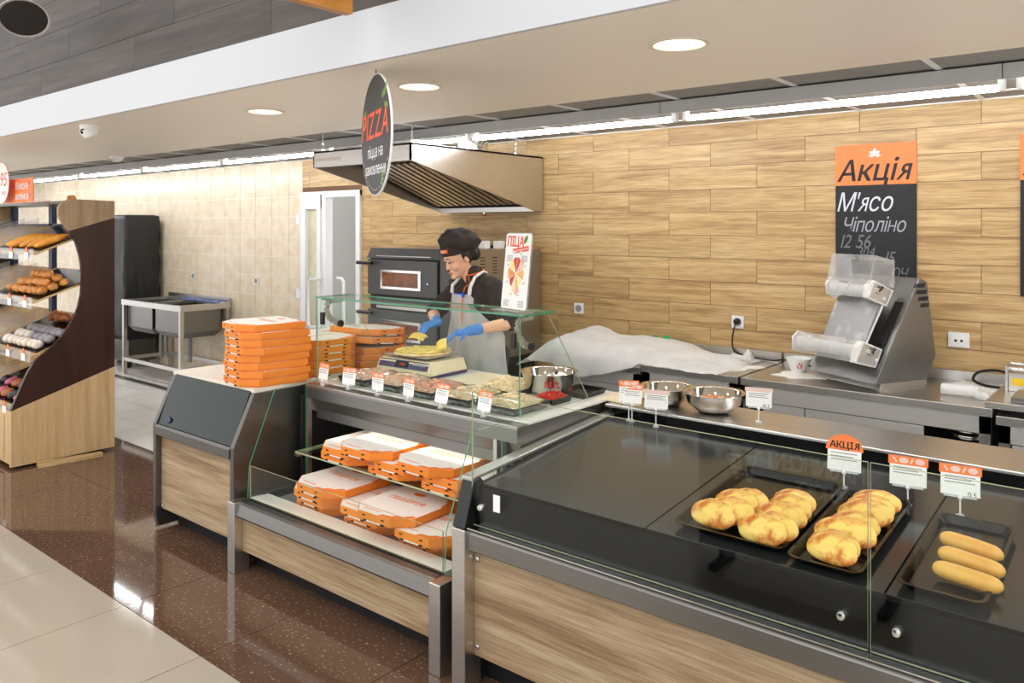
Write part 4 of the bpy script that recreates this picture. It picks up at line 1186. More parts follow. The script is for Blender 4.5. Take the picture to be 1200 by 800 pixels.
for z0, z1 in ((1.185, 1.445), (.815, 1.075)):
    MB().box(ox0 + .01, ox1 - .26, oy0 + .008, oy0 + .02, z0 - .05, z1 + .03).build('recess', 'black_matte', ov)
    d = MB().box(ox0 + .02, ox1 - .27, oy0 - .03, oy0 + .008, z0, z1).build('oven_door', 'graphite', ov, bevel=.006)
    MB().box(ox0 + .17, ox1 - .43, oy0 - .036, oy0 - .03, z0 + .045, z0 + .19).build('window_frame', 'chrome', d, bevel=.004)
    MB().box(ox0 + .195, ox1 - .455, oy0 - .0385, oy0 - .036, z0 + .065, z0 + .17).build('window_pane', 'oven_window_lit', d)
    MB().tube([(ox0 - .045, oy0 - .075, z1 - .025), (ox0 + .12, oy0 - .075, z1 - .025)], .014, 10).build('handle', 'black_plastic', d, True)
    MB().tube([(ox0 + .06, oy0 - .075, z1 - .025), (ox0 + .06, oy0 - .03, z1 - .025)], .008, 8).build('handle_stalk', 'black_plastic', d, True)
    for x in (ox0 + .09, ox1 - .36): MB(frame((x, oy0 - .031, z0 + .1), (1, 0, 0), (0, 0, 1))).lathe([(.006, 0), (.006, .003)], 10).build('door_screw', 'chrome', d)
    MB().box(ox0 + .1, ox1 - .35, oy0 - .012, oy0 + .01, z1 + .01, z1 + .03).build('steam_strip', 'steel', ov)
    cp = MB().box(ox1 - .25, ox1 - .01, oy0 - .02, oy0 + .02, z0 - .03, z1 + .02).build('control_panel', 'graphite', ov, bevel=.004)
    for k in range(3): MB(frame((ox1 - .13, oy0 - .021, z0 + .04 + .085 * k), (1, 0, 0), (0, 0, 1))).lathe([(.022, 0), (.02, .018), (0, .02)], 16).build('knob', 'black_plastic', cp, True)
sm = MB().box(0, .0016, 0, .05, 0, .006).mesh('vent_slot', 'slot_black')
for zb in (1.36, .99):
    for c_ in range(4):
        for r_ in range(6): piece('vent_slot', sm, ov, (ox1 + .0 - ov.location.x, oy0 + .12 + .13 * c_ - ov.location.y, zb + .022 * r_))
MB().box(ox1, ox1 + .002, oy0 + .48, oy0 + .60, 1.23, 1.30).build('data_plate', 'paper', ov)
MB().box(ox1, ox1 + .002, oy0 + .48, oy0 + .60, 1.15, 1.22).build('warning_sticker', 'yellow', ov)
for k, (x, y) in enumerate([(-3.86, 4.35), (-3.78, 4.42)]):
    o = MB().box(x - .03, x + .03, y - .03, y + .03, 1.531, 1.585).build('carton', 'card_white', None, bevel=.002)
    tag(o, 'small white carton on top of the oven, %s' % ('nearer the cook' if k == 0 else 'nearer the wall'), 'box', 'small cartons on the oven')
o = MB().box(-4.0, -3.72, 4.5, 4.7, 1.531, 1.55).build('oven_tray', 'black_matte', None, bevel=.004); tag(o, 'dark flat tray lying on top of the oven', 'tray')

# ------------------------------------------------------------------ steel worktables along the back wall
def worktable(name, label, x0, x1, y0, z, back=True, doors=(), shelf=None):
    t = thing(name, label, 'worktable', ((x0 + x1) / 2, (y0 + 4.77) / 2, 0), 0, 'steel worktables along the plank wall')
    MB().box(x0, x1, y0, 4.775, z - .04, z).build('table_top', 'steel', t, bevel=.003)
    if back: MB().box(x0, x1, 4.755, 4.785, z, z + .055).build('splashback', 'steel', t, bevel=.002)
    MB().box(x0 + .01, x1 - .01, y0 + .012, y0 + .03, z - .12, z - .04).build('apron', 'steel_panel', t)
    for x in (x0 + .01, x1 - .055):
        for y in (y0 + .012, 4.70): MB().box(x, x + .045, y, y + .045, 0, z - .04).build('leg', 'steel_v', t)
    MB().box(x0 + .02, x1 - .02, y0 + .04, 4.74, .15, .17).build('lower_shelf', 'steel', t)
    for a, b in doors: MB().box(a, b, y0 + .014, y0 + .032, .12, z - .125).build('door_panel', 'steel_panel', t, bevel=.002)
    MB().box(x0 + .02, x1 - .02, 4.70, 4.71, .17, z - .05).build('rear_panel', 'interior_black', t)
    return t
worktable('worktable', 'lower steel worktable under the plastic dough bag', -3.02, -2.44, 4.15, .845, doors=((-2.96, -2.5),))
worktable('worktable', 'steel worktable dusted with flour between the bag and dough roller', -2.42, -1.815, 4.12, .87, doors=((-2.33, -1.9),))
worktable('worktable', 'steel worktable carrying the dough roller', -1.80, -.615, 4.12, .87, doors=((-1.68, -1.46), (-1.455, -.9)))
worktable('worktable', 'steel table end under the film wrapping machine', -.60, .9, 4.10, .845, doors=((-.54, -.40), (-.38, .0), (.02, .6)))
# pile of steel plates in the open bay
for k in range(9):
    o = MB().lathe([(.0, 0), (.07, 0), (.078, .03), (.074, .03), (.066, .004), (0, .004)], 24, (-.74, 4.3, .5 + .03 * k)).build('metal_cup', 'steel_mirror', None, 2)
    tag(o, 'shiny metal tub in the open bay under the worktable, %s of the pile' % (['lowest', 'second', 'third', 'fourth', 'fifth', 'sixth', 'seventh', 'eighth', 'topmost'][k]), 'tub', 'pile of metal tubs')
o = MB().box(-.88, -.64, 4.2, 4.65, .47, .4995).build('bay_shelf', 'steel', None); tag(o, 'steel shelf in the open bay under the worktable', 'shelf')

# flour
def flour(cx, cy, rx, ry, z, seed, label):
    pts = []
    for i in range(40):
        a = 2 * math.pi * i / 40
        k = .7 + .5 * noise.noise(Vector((math.cos(a) * 1.7, math.sin(a) * 1.7, seed)))
        pts.append((cx + rx * k * math.cos(a), cy + ry * k * math.sin(a)))
    o = MB().prism(pts, 'z', z, z + .002).build('flour_patch', 'flour', None)
    tag(o, label, 'flour', kind='stuff')
flour(-1.95, 4.42, .16, .2, .8702, 2, 'white flour dusted over the worktable by the dough bag')
flour(-1.58, 4.36, .2, .13, .8702, 5, 'white flour spilled beside the dough roller foot')
flour(-2.2, 4.3, .12, .1, .8702, 8, 'faint flour patch at the front of the floury worktable')

# dough in its plastic bag
def bag_z(u, v):
    """bag surface: u along the wall, v from the hanging front hem to the wall"""
    x = -3.33 + 1.42 * u
    hump = .10 * math.exp(-((u - .2) / .17) ** 2) + .075 * math.exp(-((u - .58) / .24) ** 2) + .012
    n1, n2 = noise.noise(Vector((u * 7, v * 5, 1))), noise.noise(Vector((u * 22, v * 16, 4)))
    if v >= .22:
        q = (v - .22) / .78
        edge = (min(1, q / .3) ** .6 * .8 + .2) * min(1, (1 - q) / .15) ** .5 * min(1, u / .06) ** .5 * min(1, (1 - u) / .08) ** .5
        z = .878 + hump * edge + .022 * n1 * edge + .007 * n2 * edge
        z = max(z, .876)
        y = 4.095 + q * .60 + .01 * n2
    else:
        q = (.22 - v) / .22
        e0 = .878 + hump * .2 * min(1, u / .06) ** .5
        drop = .13 * max(0, 1 - abs(u - .36) / .3) ** .7 + .006
        z = e0 - drop * q + .008 * n2
        y = 4.09 - .02 * math.sin(q * 1.6) - .018 * abs(math.sin(u * 16)) * q
    if u < .2: z -= (.2 - u) ** 1.5 * 1.1 * (1 if u < .2 else 0)
    return (x, y, z)
gr = [[bag_z(i / 70, j / 36) for i in range(71)] for j in range(37)]
t = thing('dough_bag', 'crumpled translucent white plastic bag over dough on the worktable', 'plastic bag', (-2.6, 4.4, .872))
MB().sheet(gr).build('plastic_sheet', 'bag_plastic', t, 2)
MB().tube([(-2.02, 4.52, .905), (-1.95, 4.50, .91), (-1.9, 4.49, .935)], [.028, .012, .035], 10).build('twisted_end', 'bag_plastic', t, 2)
o = MB().ell((-2.80, 4.42, .905), (.2, .16, .05), 24, 12, fn=lambda q: q * (1 + .1 * noise.noise(q * 2))).build('dough_lump', 'dough', None, 2); tag(o, 'big pale dough lump inside the hanging end of the bag', 'dough')
o = MB().ell((-2.36, 4.47, .905), (.2, .13, .03), 24, 12, fn=lambda q: q * (1 + .1 * noise.noise(q * 2.5))).build('dough_lump', 'dough', None, 2); tag(o, 'flat pale dough lump inside the flat part of the bag', 'dough')
gr = [[(-2.80 + .36 * i / 16, 4.735 + .012 * math.sin(j * .9 + i), .90 + .055 * j / 4 * (1 - .5 * (i / 8 - 1) ** 2) + .012 * math.sin(i * 1.7 + j)) for i in range(17)] for j in range(5)]
o = MB().sheet(gr).build('green_bag', 'green_plastic', None, 2, solid=.002); tag(o, 'green plastic bag edge peeking out behind the dough bag', 'plastic bag')

# ------------------------------------------------------------------ dough roller
dr_ = thing('dough_roller', 'stainless two-stage dough roller with white rollers and clear covers', 'dough roller', (-1.133, 4.20, .8705), R(-28))
B = dict(parent=dr_, world=False)
W_ = .45
sp_ = [(0, .03), (.304, .554), (.358, .531), (.42, .156), (.36, .031)]
MB().prism(sp_, 'x', -W_, 0).build('body', 'steel_dark', bevel=.003, **B)
MB().prism([(.03, 0), (.045, .03), (.36, .03), (.365, 0)], 'x', -W_ + .03, -.005).build('pedestal', 'steel', **B)
nrm = Vector((0, -.865, .5)).normalized()
MB().prism([(.10, .215), (.225, .43), (.245, .42), (.12, .205)], 'x', -.08, -.035).build('front_recess', 'slot_black', **B)
MB().prism([(-.005, .17), (-.0, .165), (.14, .44), (.13, .446)], 'x', -.37, -.085).build('chute', 'steel_floury', **B)
MB().prism([(-.008, .165), (.0, .16), (.16, .43), (.15, .436)], 'x', -.088, -.082).build('chute_side', 'white_metal', **B)
def roller_unit(x0, x1, poly, rc, rr_, knob_c):
    u = MB().prism(poly, 'x', x1 - .035, x1).build('gear_box', 'white_metal', bevel=.003, **B)
    cx_ = sum(p[0] for p in poly) / len(poly); cz_ = sum(p[1] for p in poly) / len(poly)
    MB().prism([(cx_ + (a - cx_) * .86, cz_ + (b - cz_) * .86) for a, b in poly[1:]], 'x', x1, x1 + .0015).build('control_plate', 'steel', u, world=False)
    MB(frame((x1 + .001, knob_c[0], knob_c[1]), (0, 1, 0), (0, 0, 1))).lathe([(.017, 0), (.016, .012), (0, .013)], 18).build('dial', 'steel_mirror', u, True, world=False)
    MB().tube([(x1 + .014, knob_c[0] - .005, knob_c[1]), (x1 + .014, knob_c[0] + .018, knob_c[1] + .022)], [.006, .008], 8).build('lever', 'black_plastic', u, True, world=False)
    MB(frame((x1 + .001, knob_c[0] + .04, knob_c[1] - .04), (0, 1, 0), (0, 0, 1))).lathe([(.009, 0), (.009, .004)], 14).build('button', 'white_plastic', u, True, world=False)
    MB().prism(poly[:3] + [(poly[3][0] - .06, poly[3][1] + .02), (poly[4][0] + .02, poly[4][1])], 'x', x0, x0 + .012).build('end_plate', 'white_plastic', **B)
    MB(frame((x0, rc[0], rc[1]), (0, 1, 0), (0, 0, 1))).lathe([(0, .02), (rr_, .02), (rr_, x1 - x0 - .04), (0, x1 - x0 - .04)], 24).build('roller', 'white_plastic', None, True)
    o = C.objects[-1]; o.parent = dr_
    c_ = MB().prism([poly[4], poly[0], poly[1], (poly[1][0] + .004, poly[1][1] - .004), (poly[0][0] + .005, poly[0][1] - .002), (poly[4][0] + .005, poly[4][1])], 'x', x0 + .01, x1 - .036).build('clear_guard', 'floury_acrylic', **B)
roller_unit(-.49, -.03, [(-.085, .215), (-.045, .245), (.085, .195), (.04, .105), (-.10, .14)], (-.045, .185), .033, (.0, .185))
roller_unit(-.375, -.075, [(.04, .515), (.075, .543), (.21, .486), (.162, .405), (.03, .455)], (.075, .49), .026, (.10, .487))
m = MB()
hop = [(.05, .53), (.085, .67), (.22, .64), (.22, .50)]
for x in (-.37, -.082): m.prism(hop, 'x', x, x + .004)
m.prism([(.05, .53), (.085, .67), (.09, .67), (.055, .53)], 'x', -.37, -.08)
m.prism([(.085, .667), (.22, .637), (.22, .641), (.085, .671)], 'x', -.37, -.08)
m.build('clear_hopper', 'floury_acrylic', **B)
sv = MB().box(0, .0015, 0, .0035, 0, .024).mesh('vent_slot', 'slot_black')
for r_ in range(4):
    for c_ in range(9):
        piece('vent_slot', sv, dr_, (0, .262 + .03 * r_ * .5 + .0085 * c_, .505 - .034 * r_ - .006 * c_ * .0), (R(-28), 0, 0)) if .262 + .015 * r_ + .0085 * c_ < .36 else None
# paper cup with red lettering
t = thing('paper_bowl', 'white paper bowl with red lettering beside the dough roller', 'bowl', (-1.62, 4.50, .8725))
MB().lathe([(0, 0), (.04, 0), (.07, .07), (.073, .07), (.073, .074), (.066, .072), (.038, .004), (0, .004)], 28).build('bowl_body', 'paper', t, True, world=False)
text('lettering', 'АУ', .05, 'red_text', t, frame((-1.60, 4.442, .91), (.93, -.36, 0), (0, -.3, .95)), extrude=.0006, bold=.002)

# ------------------------------------------------------------------ things at the wrapped end of the tables
o = MB().prism([(-.86, 4.46), (-.5, 4.44), (-.48, 4.62), (-.84, 4.68)], 'z', .8705, .8745).build('paper_sheet', 'paper', None); tag(o, 'white paper sheets lying behind the film roll', 'paper')
o = MB().prism([(-.90, 4.55), (-.62, 4.50), (-.56, 4.66), (-.84, 4.72)], 'z', .8747, .878).build('paper_sheet', 'paper', None); tag(o, 'second white paper sheet on top of the others by the dough roller', 'paper')
t = thing('film_roll', 'loose roll of translucent white film on the worktable', 'film roll', (-.78, 4.3, .8985))
MB(frame((-.86, 4.33, .899), (0, .3, .95), (0, -.95, .3))).lathe([(.012, 0), (.027, 0), (.027, .16), (.012, .16)], 20).build('roll', 'bag_plastic', t, True)
MB().tube([(-.70, 4.30, .893), (-.66, 4.28, .886), (-.63, 4.27, .882)], [.024, .016, .012], 10).build('loose_end', 'bag_plastic', t, 2)
fm = thing('film_wrapping_machine', 'tabletop film wrapping machine with a yellow warning label', 'wrapping machine', (-.4, 4.4, .87))
MB().box(-.645, -.02, 4.12, 4.62, .8705, .90).build('base', 'steel', fm, bevel=.003)
MB().box(-.55, -.06, 4.16, 4.38, .90, .925).build('heating_plate', 'steel_dark', fm, bevel=.003)
MB().box(-.60, -.03, 4.45, 4.6, .90, .985).build('roll_housing', 'steel', fm, bevel=.003)
MB().box(-.585, -.05, 4.446, 4.45, .93, .965).build('warning_label', 'yellow', fm)
text('lettering', 'СЛІДКУЙ ЗА ПЛІВКОЮ', .022, 'ink', fm, frame((-.38, 4.4455, .948), (1, 0, 0), (0, 0, 1)), extrude=.0003)
for z in (1.0, 1.02): MB(frame((-.60, 4.50 + (z - 1.0) * 2, z), (0, 1, 0), (0, 0, 1))).lathe([(0, 0), (.01, 0), (.01, .56), (0, .56)], 12).build('guide_rod', 'chrome', fm, True)
MB().box(-.61, -.6, 4.44, 4.6, .90, 1.02).build('side_plate', 'steel', fm); MB().box(-.03, -.02, 4.44, 4.6, .90, 1.02).build('side_plate', 'steel', fm)
MB().tube(smooth_path([(-.60, 4.62, .95), (-.68, 4.66, .96), (-.76, 4.67, .94), (-.78, 4.66, .90), (-.72, 4.62, .885), (-.64, 4.6, .885)]), .007, 8).build('power_cord', 'black_plastic', fm, True)

# ------------------------------------------------------------------ sockets, boards
def socket(name, label, x, z, kind):
    t = thing(name, label, 'socket', (x, YW, z), 0, 'wall sockets')
    w_ = .1 if kind == 'double' else .08
    MB().box(-w_ / 2, w_ / 2, -.011, -.0005, -.04, .04).build('plate', 'white_plastic', t, world=False, bevel=.003)
    if kind == 'double':
        MB().box(-.034, .034, -.0125, -.011, -.03, .03).build('insert', 'paper', t, world=False)
        for s_ in (-1, 1): MB().box(s_ * .014 - .006, s_ * .014 + .006, -.0135, -.0125, -.01, .002).build('port', 'slot_black', t, world=False)
    else:
        MB(frame((0, -.011, 0), (1, 0, 0), (0, 0, 1))).lathe([(.026, 0), (.026, .003), (.02, .001), (0, .001)], 20).build('well', 'paper_print' if kind == 'single' else 'white_plastic', t, True, world=False)
        for s_ in (-1, 1): MB(frame((s_ * .009, -.0125, 0), (1, 0, 0), (0, 0, 1))).lathe([(.003, 0), (.003, .001)], 8).build('pin_hole', 'slot_black', t, world=False)
    return t
socket('wall_socket', 'white wall socket on the planks behind the dough bag', -3.331, 1.093, 'single')
socket('wall_socket', 'white wall socket with a black plug in it', -2.111, 1.085, 'single')
socket('data_socket', 'wide white data outlet right of the dough roller', -.871, 1.083, 'double')
socket('wall_socket', 'white wall socket on the cream tiles above the sink', -8.80, 1.121, 'single')
socket('wall_socket', 'white wall socket on the cream tiles near the white door', -7.497, 1.117, 'single')
t = thing('power_plug', 'black power plug and cord hanging down to the worktable', 'plug', (-2.111, 4.78, 1.09))
MB(frame((-2.111, YW - .0135, 1.09), (1, 0, 0), (0, 0, 1))).lathe([(.02, 0), (.019, .02), (.012, .03), (0, .032)], 16).build('plug_head', 'black_plastic', t, True)
MB().tube(smooth_path([(-2.111, 4.765, 1.085), (-2.113, 4.75, 1.06), (-2.125, 4.748, 1.0), (-2.125, 4.745, .94), (-2.10, 4.742, .9), (-2.0, 4.742, .88), (-1.85, 4.70, .882), (-1.75, 4.66, .90), (-1.66, 4.66, .88), (-1.5, 4.68, .878)]), .005, 8).build('cord', 'black_plastic', t, True)

def chalk_board(label, x0, x1, z0, zs, z1, lines):
    t = thing('chalkboard', label, 'chalkboard', ((x0 + x1) / 2, YW, z0), 0, 'chalkboards on the plank wall')
    bd = MB().box(x0, x1, YW - .012, YW - .001, z0, zs).build('board', 'chalkboard', t)
    hdr = MB().box(x0, x1, YW - .0125, YW - .001, zs, z1).build('header', 'sign_orange', t)
    F = lambda x, z: frame((x, YW - .0135, z), (1, 0, 0), (0, 0, 1))
    text('lettering', 'Акція', .168, 'ink', hdr, F((x0 + x1) / 2, zs + .085), shear=.25, bold=.003, sx=.92)
    cx_, cz_ = (x0 + x1) / 2, z1 - .052
    for a, s_ in ((0, 1.0), (52, .9), (-52, .9)):
        T = F(cx_, cz_ - .012) @ Matrix.Rotation(R(-a), 4, 'Z')
        MB(T).prism([(0, 0), (.014 * s_, .018 * s_), (0, .042 * s_), (-.014 * s_, .018 * s_)], 'z', 0, .001).build('leaf_emblem', 'sign_white', hdr)
    for a in (88, -88):
        T = F(cx_, cz_ - .016) @ Matrix.Rotation(R(-a), 4, 'Z')
        MB(T).prism([(0, 0), (.010, .016), (0, .034), (-.010, .016)], 'z', 0, .001).build('leaf_emblem', 'sign_white', hdr)
    for body, x, z, s_, mt in lines:
        text('chalk_writing', body, s_, mt, bd, F(x, z), align='LEFT', shear=.3, bold=-.0022, extrude=.0003, sx=.78)
    return t
chalk_board('chalkboard with orange Акція header and chalk writing behind the dough roller', -1.508, -1.077, 1.33, 1.925, 2.157,
            [('М\'ясо', -1.485, 1.83, .15, 'chalk'), ('Чіполіно', -1.46, 1.70, .115, 'chalk_mid'), ('12 56', -1.47, 1.605, .11, 'chalk_dim'), ('304', -1.38, 1.545, .08, 'chalk_dim'), ('15', -1.23, 1.515, .1, 'chalk_dim'), ('ОЧ', -1.2, 1.43, .08, 'chalk_dim')])
chalk_board('second chalkboard with orange header, cut off at the end of the wall', -.592, -.161, 1.33, 1.925, 2.157, [('Сир', -.57, 1.72, .12, 'chalk_dim')])

# ------------------------------------------------------------------ hanging round PIZZA sign
sx_, sy_, sz_ = -2.47, 2.125, 2.055
sg = thing('pizza_sign', 'round dark hanging sign lettered PIZZA in orange', 'sign', (sx_, sy_, sz_ - .245))
tv = Vector((.893, -.449, 0))
T = frame((sx_, sy_, sz_), tv, (0, 0, 1))
MB(T).lathe([(.242, -.004), (.242, .003)], 64).build('disc', 'sign_black', sg)
MB(T).lathe([(.245, -.005), (.245, .0025), (.2415, .0035), (.2415, -.0055)], 64).build('edge', 'sign_white', sg)
text('lettering', 'PIZZA', .155, 'red_orange', sg, T @ Matrix.Translation((0, .045, .0035)), shear=.2, bold=.002, extrude=.0006)
text('lettering', 'піцца на', .066, 'sign_white', sg, T @ Matrix.Translation((0, -.065, .0035)), extrude=.0006, bold=.0006)
text('lettering', 'замовлення', .062, 'sign_white', sg, T @ Matrix.Translation((0, -.135, .0035)), extrude=.0006, bold=.0006)
for lx, ly, a in [(.13, .15, 20), (.17, .10, -10), (.16, .165, 60), (-.17, .10, 30), (-.19, .06, -10), (.14, -.15, 40), (.11, -.18, 80)]:
    MB(T @ Matrix.Translation((lx, ly, .0032)) @ Matrix.Rotation(R(a), 4, 'Z')).lathe([(.03, 0), (.02, .0006), (0, .0008)], 14, sy=.45).build('leaf_print', 'leaf_green', sg)
dm = MB(); 
for k in range(15):
    a = R(210 + 120 * k / 14)
    dm.cbox((0, 0, 0), (.012, .002, .0006), 0, T @ Matrix.Translation((.222 * math.cos(a), .222 * math.sin(a), .0034)) @ Matrix.Rotation(a + math.pi / 2, 4, 'Z'))
o = dm.build('stitch_print', 'sign_white', sg); o['kind'] = 'stuff'
MB().tube([(sx_, sy_, sz_ + .244), (sx_, sy_, SZ)], .0025, 6).build('hanging_wire', 'graphite', sg)

# ------------------------------------------------------------------ acrylic menu stand on the glass
ms = thing('menu_stand', 'acrylic stand with a ПІЦА menu on top of the glass guard', 'menu stand', (-2.215, 2.72, GZ + .008))
yaw = R(-14)
M0 = Matrix.Translation((-2.225, 2.70, GZ + .0085)) @ Matrix.Rotation(yaw, 4, 'Z')
MB(M0).box(-.105, .105, -.05, .05, 0, .004).build('foot', 'acrylic', ms)
F0 = M0 @ Matrix.Rotation(R(-6), 4, 'X') @ frame((0, 0, 0.002), (1, 0, 0), (0, 0, 1))
rcx = []
for (sx1, sy1, a0) in ((1, 1, 0), (-1, 1, 90), (-1, -1, 180), (1, -1, 270)):
    for i in range(4):
        a = R(a0 + 30 * i); rcx.append((sx1 * .083 + .012 * math.cos(a), .172 + sy1 * .158 + .012 * math.sin(a)))
MB(F0).prism(rcx, 'z', -.003, .003).build('acrylic_sleeve', 'acrylic', ms)
pg = MB(F0).prism([(x * .97, (y - .172) * .98 + .172) for x, y in rcx], 'z', .0031, .0036).build('menu_sheet', 'paper', ms)
text('lettering', 'ПІЦА', .062, 'red_orange', pg, F0 @ Matrix.Translation((-.02, .303, .0038)), bold=.002, extrude=.0001, sx=.8)
MB(F0 @ Matrix.Translation((.018, .266, .0036)) @ Matrix.Rotation(R(8), 4, 'Z')).box(-.055, .06, -.011, .011, 0, .0003).build('brush_stroke', 'red_orange', pg)
text('lettering', 'на замовлення', .016, 'paper', pg, F0 @ Matrix.Translation((.02, .267, .0041)) @ Matrix.Rotation(R(8), 4, 'Z'), extrude=.0001)
wc = ['tomato', 'cheese', 'orange_sauce', 'tomato', 'chicken', 'sausage', 'cheese', 'orange_sauce', 'sausage', 'tomato']
for k in range(10):
    a0, a1 = R(36 * k + 90), R(36 * k + 124)
    rr_ = .058 + .008 * (k % 3)
    MB(F0).prism([(0.003 * math.cos((a0 + a1) / 2), .16 + .003 * math.sin((a0 + a1) / 2)), (rr_ * .8 * math.cos(a0), .16 + rr_ * 1.25 * math.sin(a0)), (rr_ * .85 * math.cos((a0 + a1) / 2), .16 + rr_ * 1.3 * math.sin((a0 + a1) / 2)), (rr_ * .8 * math.cos(a1), .16 + rr_ * 1.25 * math.sin(a1))], 'z', .0036, .0039).build('pizza_slice_print', wc[k], pg)
for k in range(8):
    a = R(45 * k + 22); x, y = .066 * math.cos(a), .16 + .098 * math.sin(a)
    b_ = MB(F0 @ Matrix.Translation((x, y, .0038))).lathe([(.013, 0), (.013, .0004)], 14, sy=.75).build('price_bubble', 'sign_white', pg)
    text('digits', ['4.7', '5.2', '4.9', '6.5', '4.5', '5.9', '5.4', '5.0'][k], .012, 'ink', pg, F0 @ Matrix.Translation((x, y, .0043)), extrude=.0001)
MB(F0 @ Matrix.Translation((.052, .312, .0038)) @ Matrix.Rotation(R(60), 4, 'Z')).lathe([(.02, 0), (.012, .0003), (0, .0004)], 14, sy=.55).build('leaf_print', 'leaf_green', pg)
lm = MB()
for x0 in (-.078, .03):
    for k in range(5):
        lm.box(x0, x0 + .045, .238 - .006 * k, .2405 - .006 * k, .0037, .0039, 0); lm.box(x0, x0 + .04, .04 - .006 * k, .0425 - .006 * k, .0037, .0039, 0)
lm.T = None
lm.v = [tuple(F0 @ Vector(q)) for q in lm.v]
o = lm.build('text_lines', 'paper_print', pg); o['kind'] = 'stuff'

# ------------------------------------------------------------------ steel double sink and covered cabinet by the tiles
sk = thing('steel_sink', 'double-basin stainless sink on a tubular frame by the cream tiles', 'sink', (-8.64, 4.5, 0))
kx0, kx1, ky0, ky1, kz = -9.32, -7.97, 4.2, 4.78, .86
m = MB()
m.box(kx0, kx1, ky0, ky0 + .05, kz - .06, kz); m.box(kx0, kx1, ky1 - .06, ky1, kz - .06, kz)
m.box(kx0, kx0 + .06, ky0 + .05, ky1 - .06, kz - .06, kz); m.box(kx1 - .09, kx1, ky0 + .05, ky1 - .06, kz - .06, kz); m.box(-8.68, -8.60, ky0 + .05, ky1 - .06, kz - .06, kz)
m.build('rim', 'steel', sk)
MB().box(kx0, kx1, ky1 - .02, ky1, kz, kz + .05).build('splashback', 'steel', sk)
for a, b in ((kx0 + .06, -8.68), (-8.60, kx1 - .09)):
    vs_ = []
    for z, k in ((kz - .03, 0), (kz - .30, .0), (kz - .36, .05)):
        vs_ += [(a + k, ky0 + .05 + k, z), (b - k, ky0 + .05 + k, z), (b - k, ky1 - .06 - k, z), (a + k, ky1 - .06 - k, z)]
    fs = [(i * 4 + j, i * 4 + (j + 1) % 4, (i + 1) * 4 + (j + 1) % 4, (i + 1) * 4 + j) for i in range(2) for j in range(4)] + [(8, 9, 10, 11)]
    MB().add(vs_, fs).build('basin', 'steel_dark', sk, solid=.004)
    MB().tube([((a + b) / 2, 4.5, kz - .36), ((a + b) / 2, 4.5, .2)], .025, 10).build('drain_pipe', 'paper_print', sk, True)
for x in (kx0 + .01, kx1 - .05):
    for y in (ky0 + .005, ky1 - .05): MB().box(x, x + .04, y, y + .04, 0, kz - .06).build('leg', 'steel_v', sk)
m = MB()
m.box(kx0 + .05, kx1 - .05, ky0 + .01, ky0 + .04, .16, .2); m.box(kx0 + .05, kx1 - .05, ky1 - .045, ky1 - .015, .16, .2); m.box(kx1 - .045, kx1 - .015, ky0 + .045, ky1 - .05, .161, .199); m.box(kx0 + .015, kx0 + .045, ky0 + .045, ky1 - .05, .161, .199)
m.build('stretcher', 'steel', sk)
o = MB().sheet([[(-8.75 + .78 * i / 24, 4.60 + .1 * j / 4, .862 + .015 * abs(math.sin(i * 1.3 + j)) + .01 * j / 4) for i in range(25)] for j in range(5)]).build('film_strip', 'blue_film', None, 2, solid=.002)
tag(o, 'strip of crumpled blue protective film on the sink edge', 'film')
o = MB().box(-10.6, -7.9, 4.05, 4.12, .0005, .012).build('floor_drain', 'steel_grey', None); tag(o, 'long narrow floor drain channel in front of the sink', 'drain')
t = thing('covered_cabinet', 'tall cabinet under a black fabric cover beside the sink', 'cabinet', (-9.95, 4.55, 0))
def cov(q):
    return q
gr = []
x0, x1, y0, y1 = -10.45, -9.50, 4.33, 4.74
loop = [(x0, y1), (x0, y0), ((x0 + x1) / 2, y0), (x1, y0), (x1, (y0 + y1) / 2), (x1, y1)]
rowsz = [.35 + 1.47 * j / 24 for j in range(25)]
dense = []
for i in range(len(loop) - 1):
    for k in range(8):
        a, b = loop[i], loop[i + 1]; dense.append((a[0] + (b[0] - a[0]) * k / 8, a[1] + (b[1] - a[1]) * k / 8))
dense.append(loop[-1])
for j, z in enumerate(rowsz):
    row = []
    for i, (x, y) in enumerate(dense):
        w_ = .034 * noise.noise(Vector((i * .35, z * 6 + i * .3, 2))) * (1 - j / 24 * .6)
        row.append((x + w_ + (x - (x0 + x1) / 2) * -.03 * (j == 24), y + w_ * .8, z))
    gr.append(row)
gr.append([((x - (x0 + x1) / 2) * .9 + (x0 + x1) / 2, (y - (y0 + y1) / 2) * .8 + (y0 + y1) / 2, 1.835) for x, y in dense])
gr.append([((x0 + x1) / 2, (y0 + y1) / 2, 1.84)] * len(dense))
MB().sheet(gr).build('fabric_cover', 'black_cover', t, 2, solid=.004)
MB().box(x0 + .05, x1 - .05, y0 + .06, y1 - .02, .08, 1.78).build('cabinet_body', 'steel_grey', t)
for x in (x0 + .1, x1 - .14):
    for y in (y0 + .1, y1 - .1): MB(frame((x, y, .04), (0, 1, 0), (0, 0, 1))).lathe([(.04, -.012), (.04, .012)], 14).build('castor', 'black_plastic', t, True)

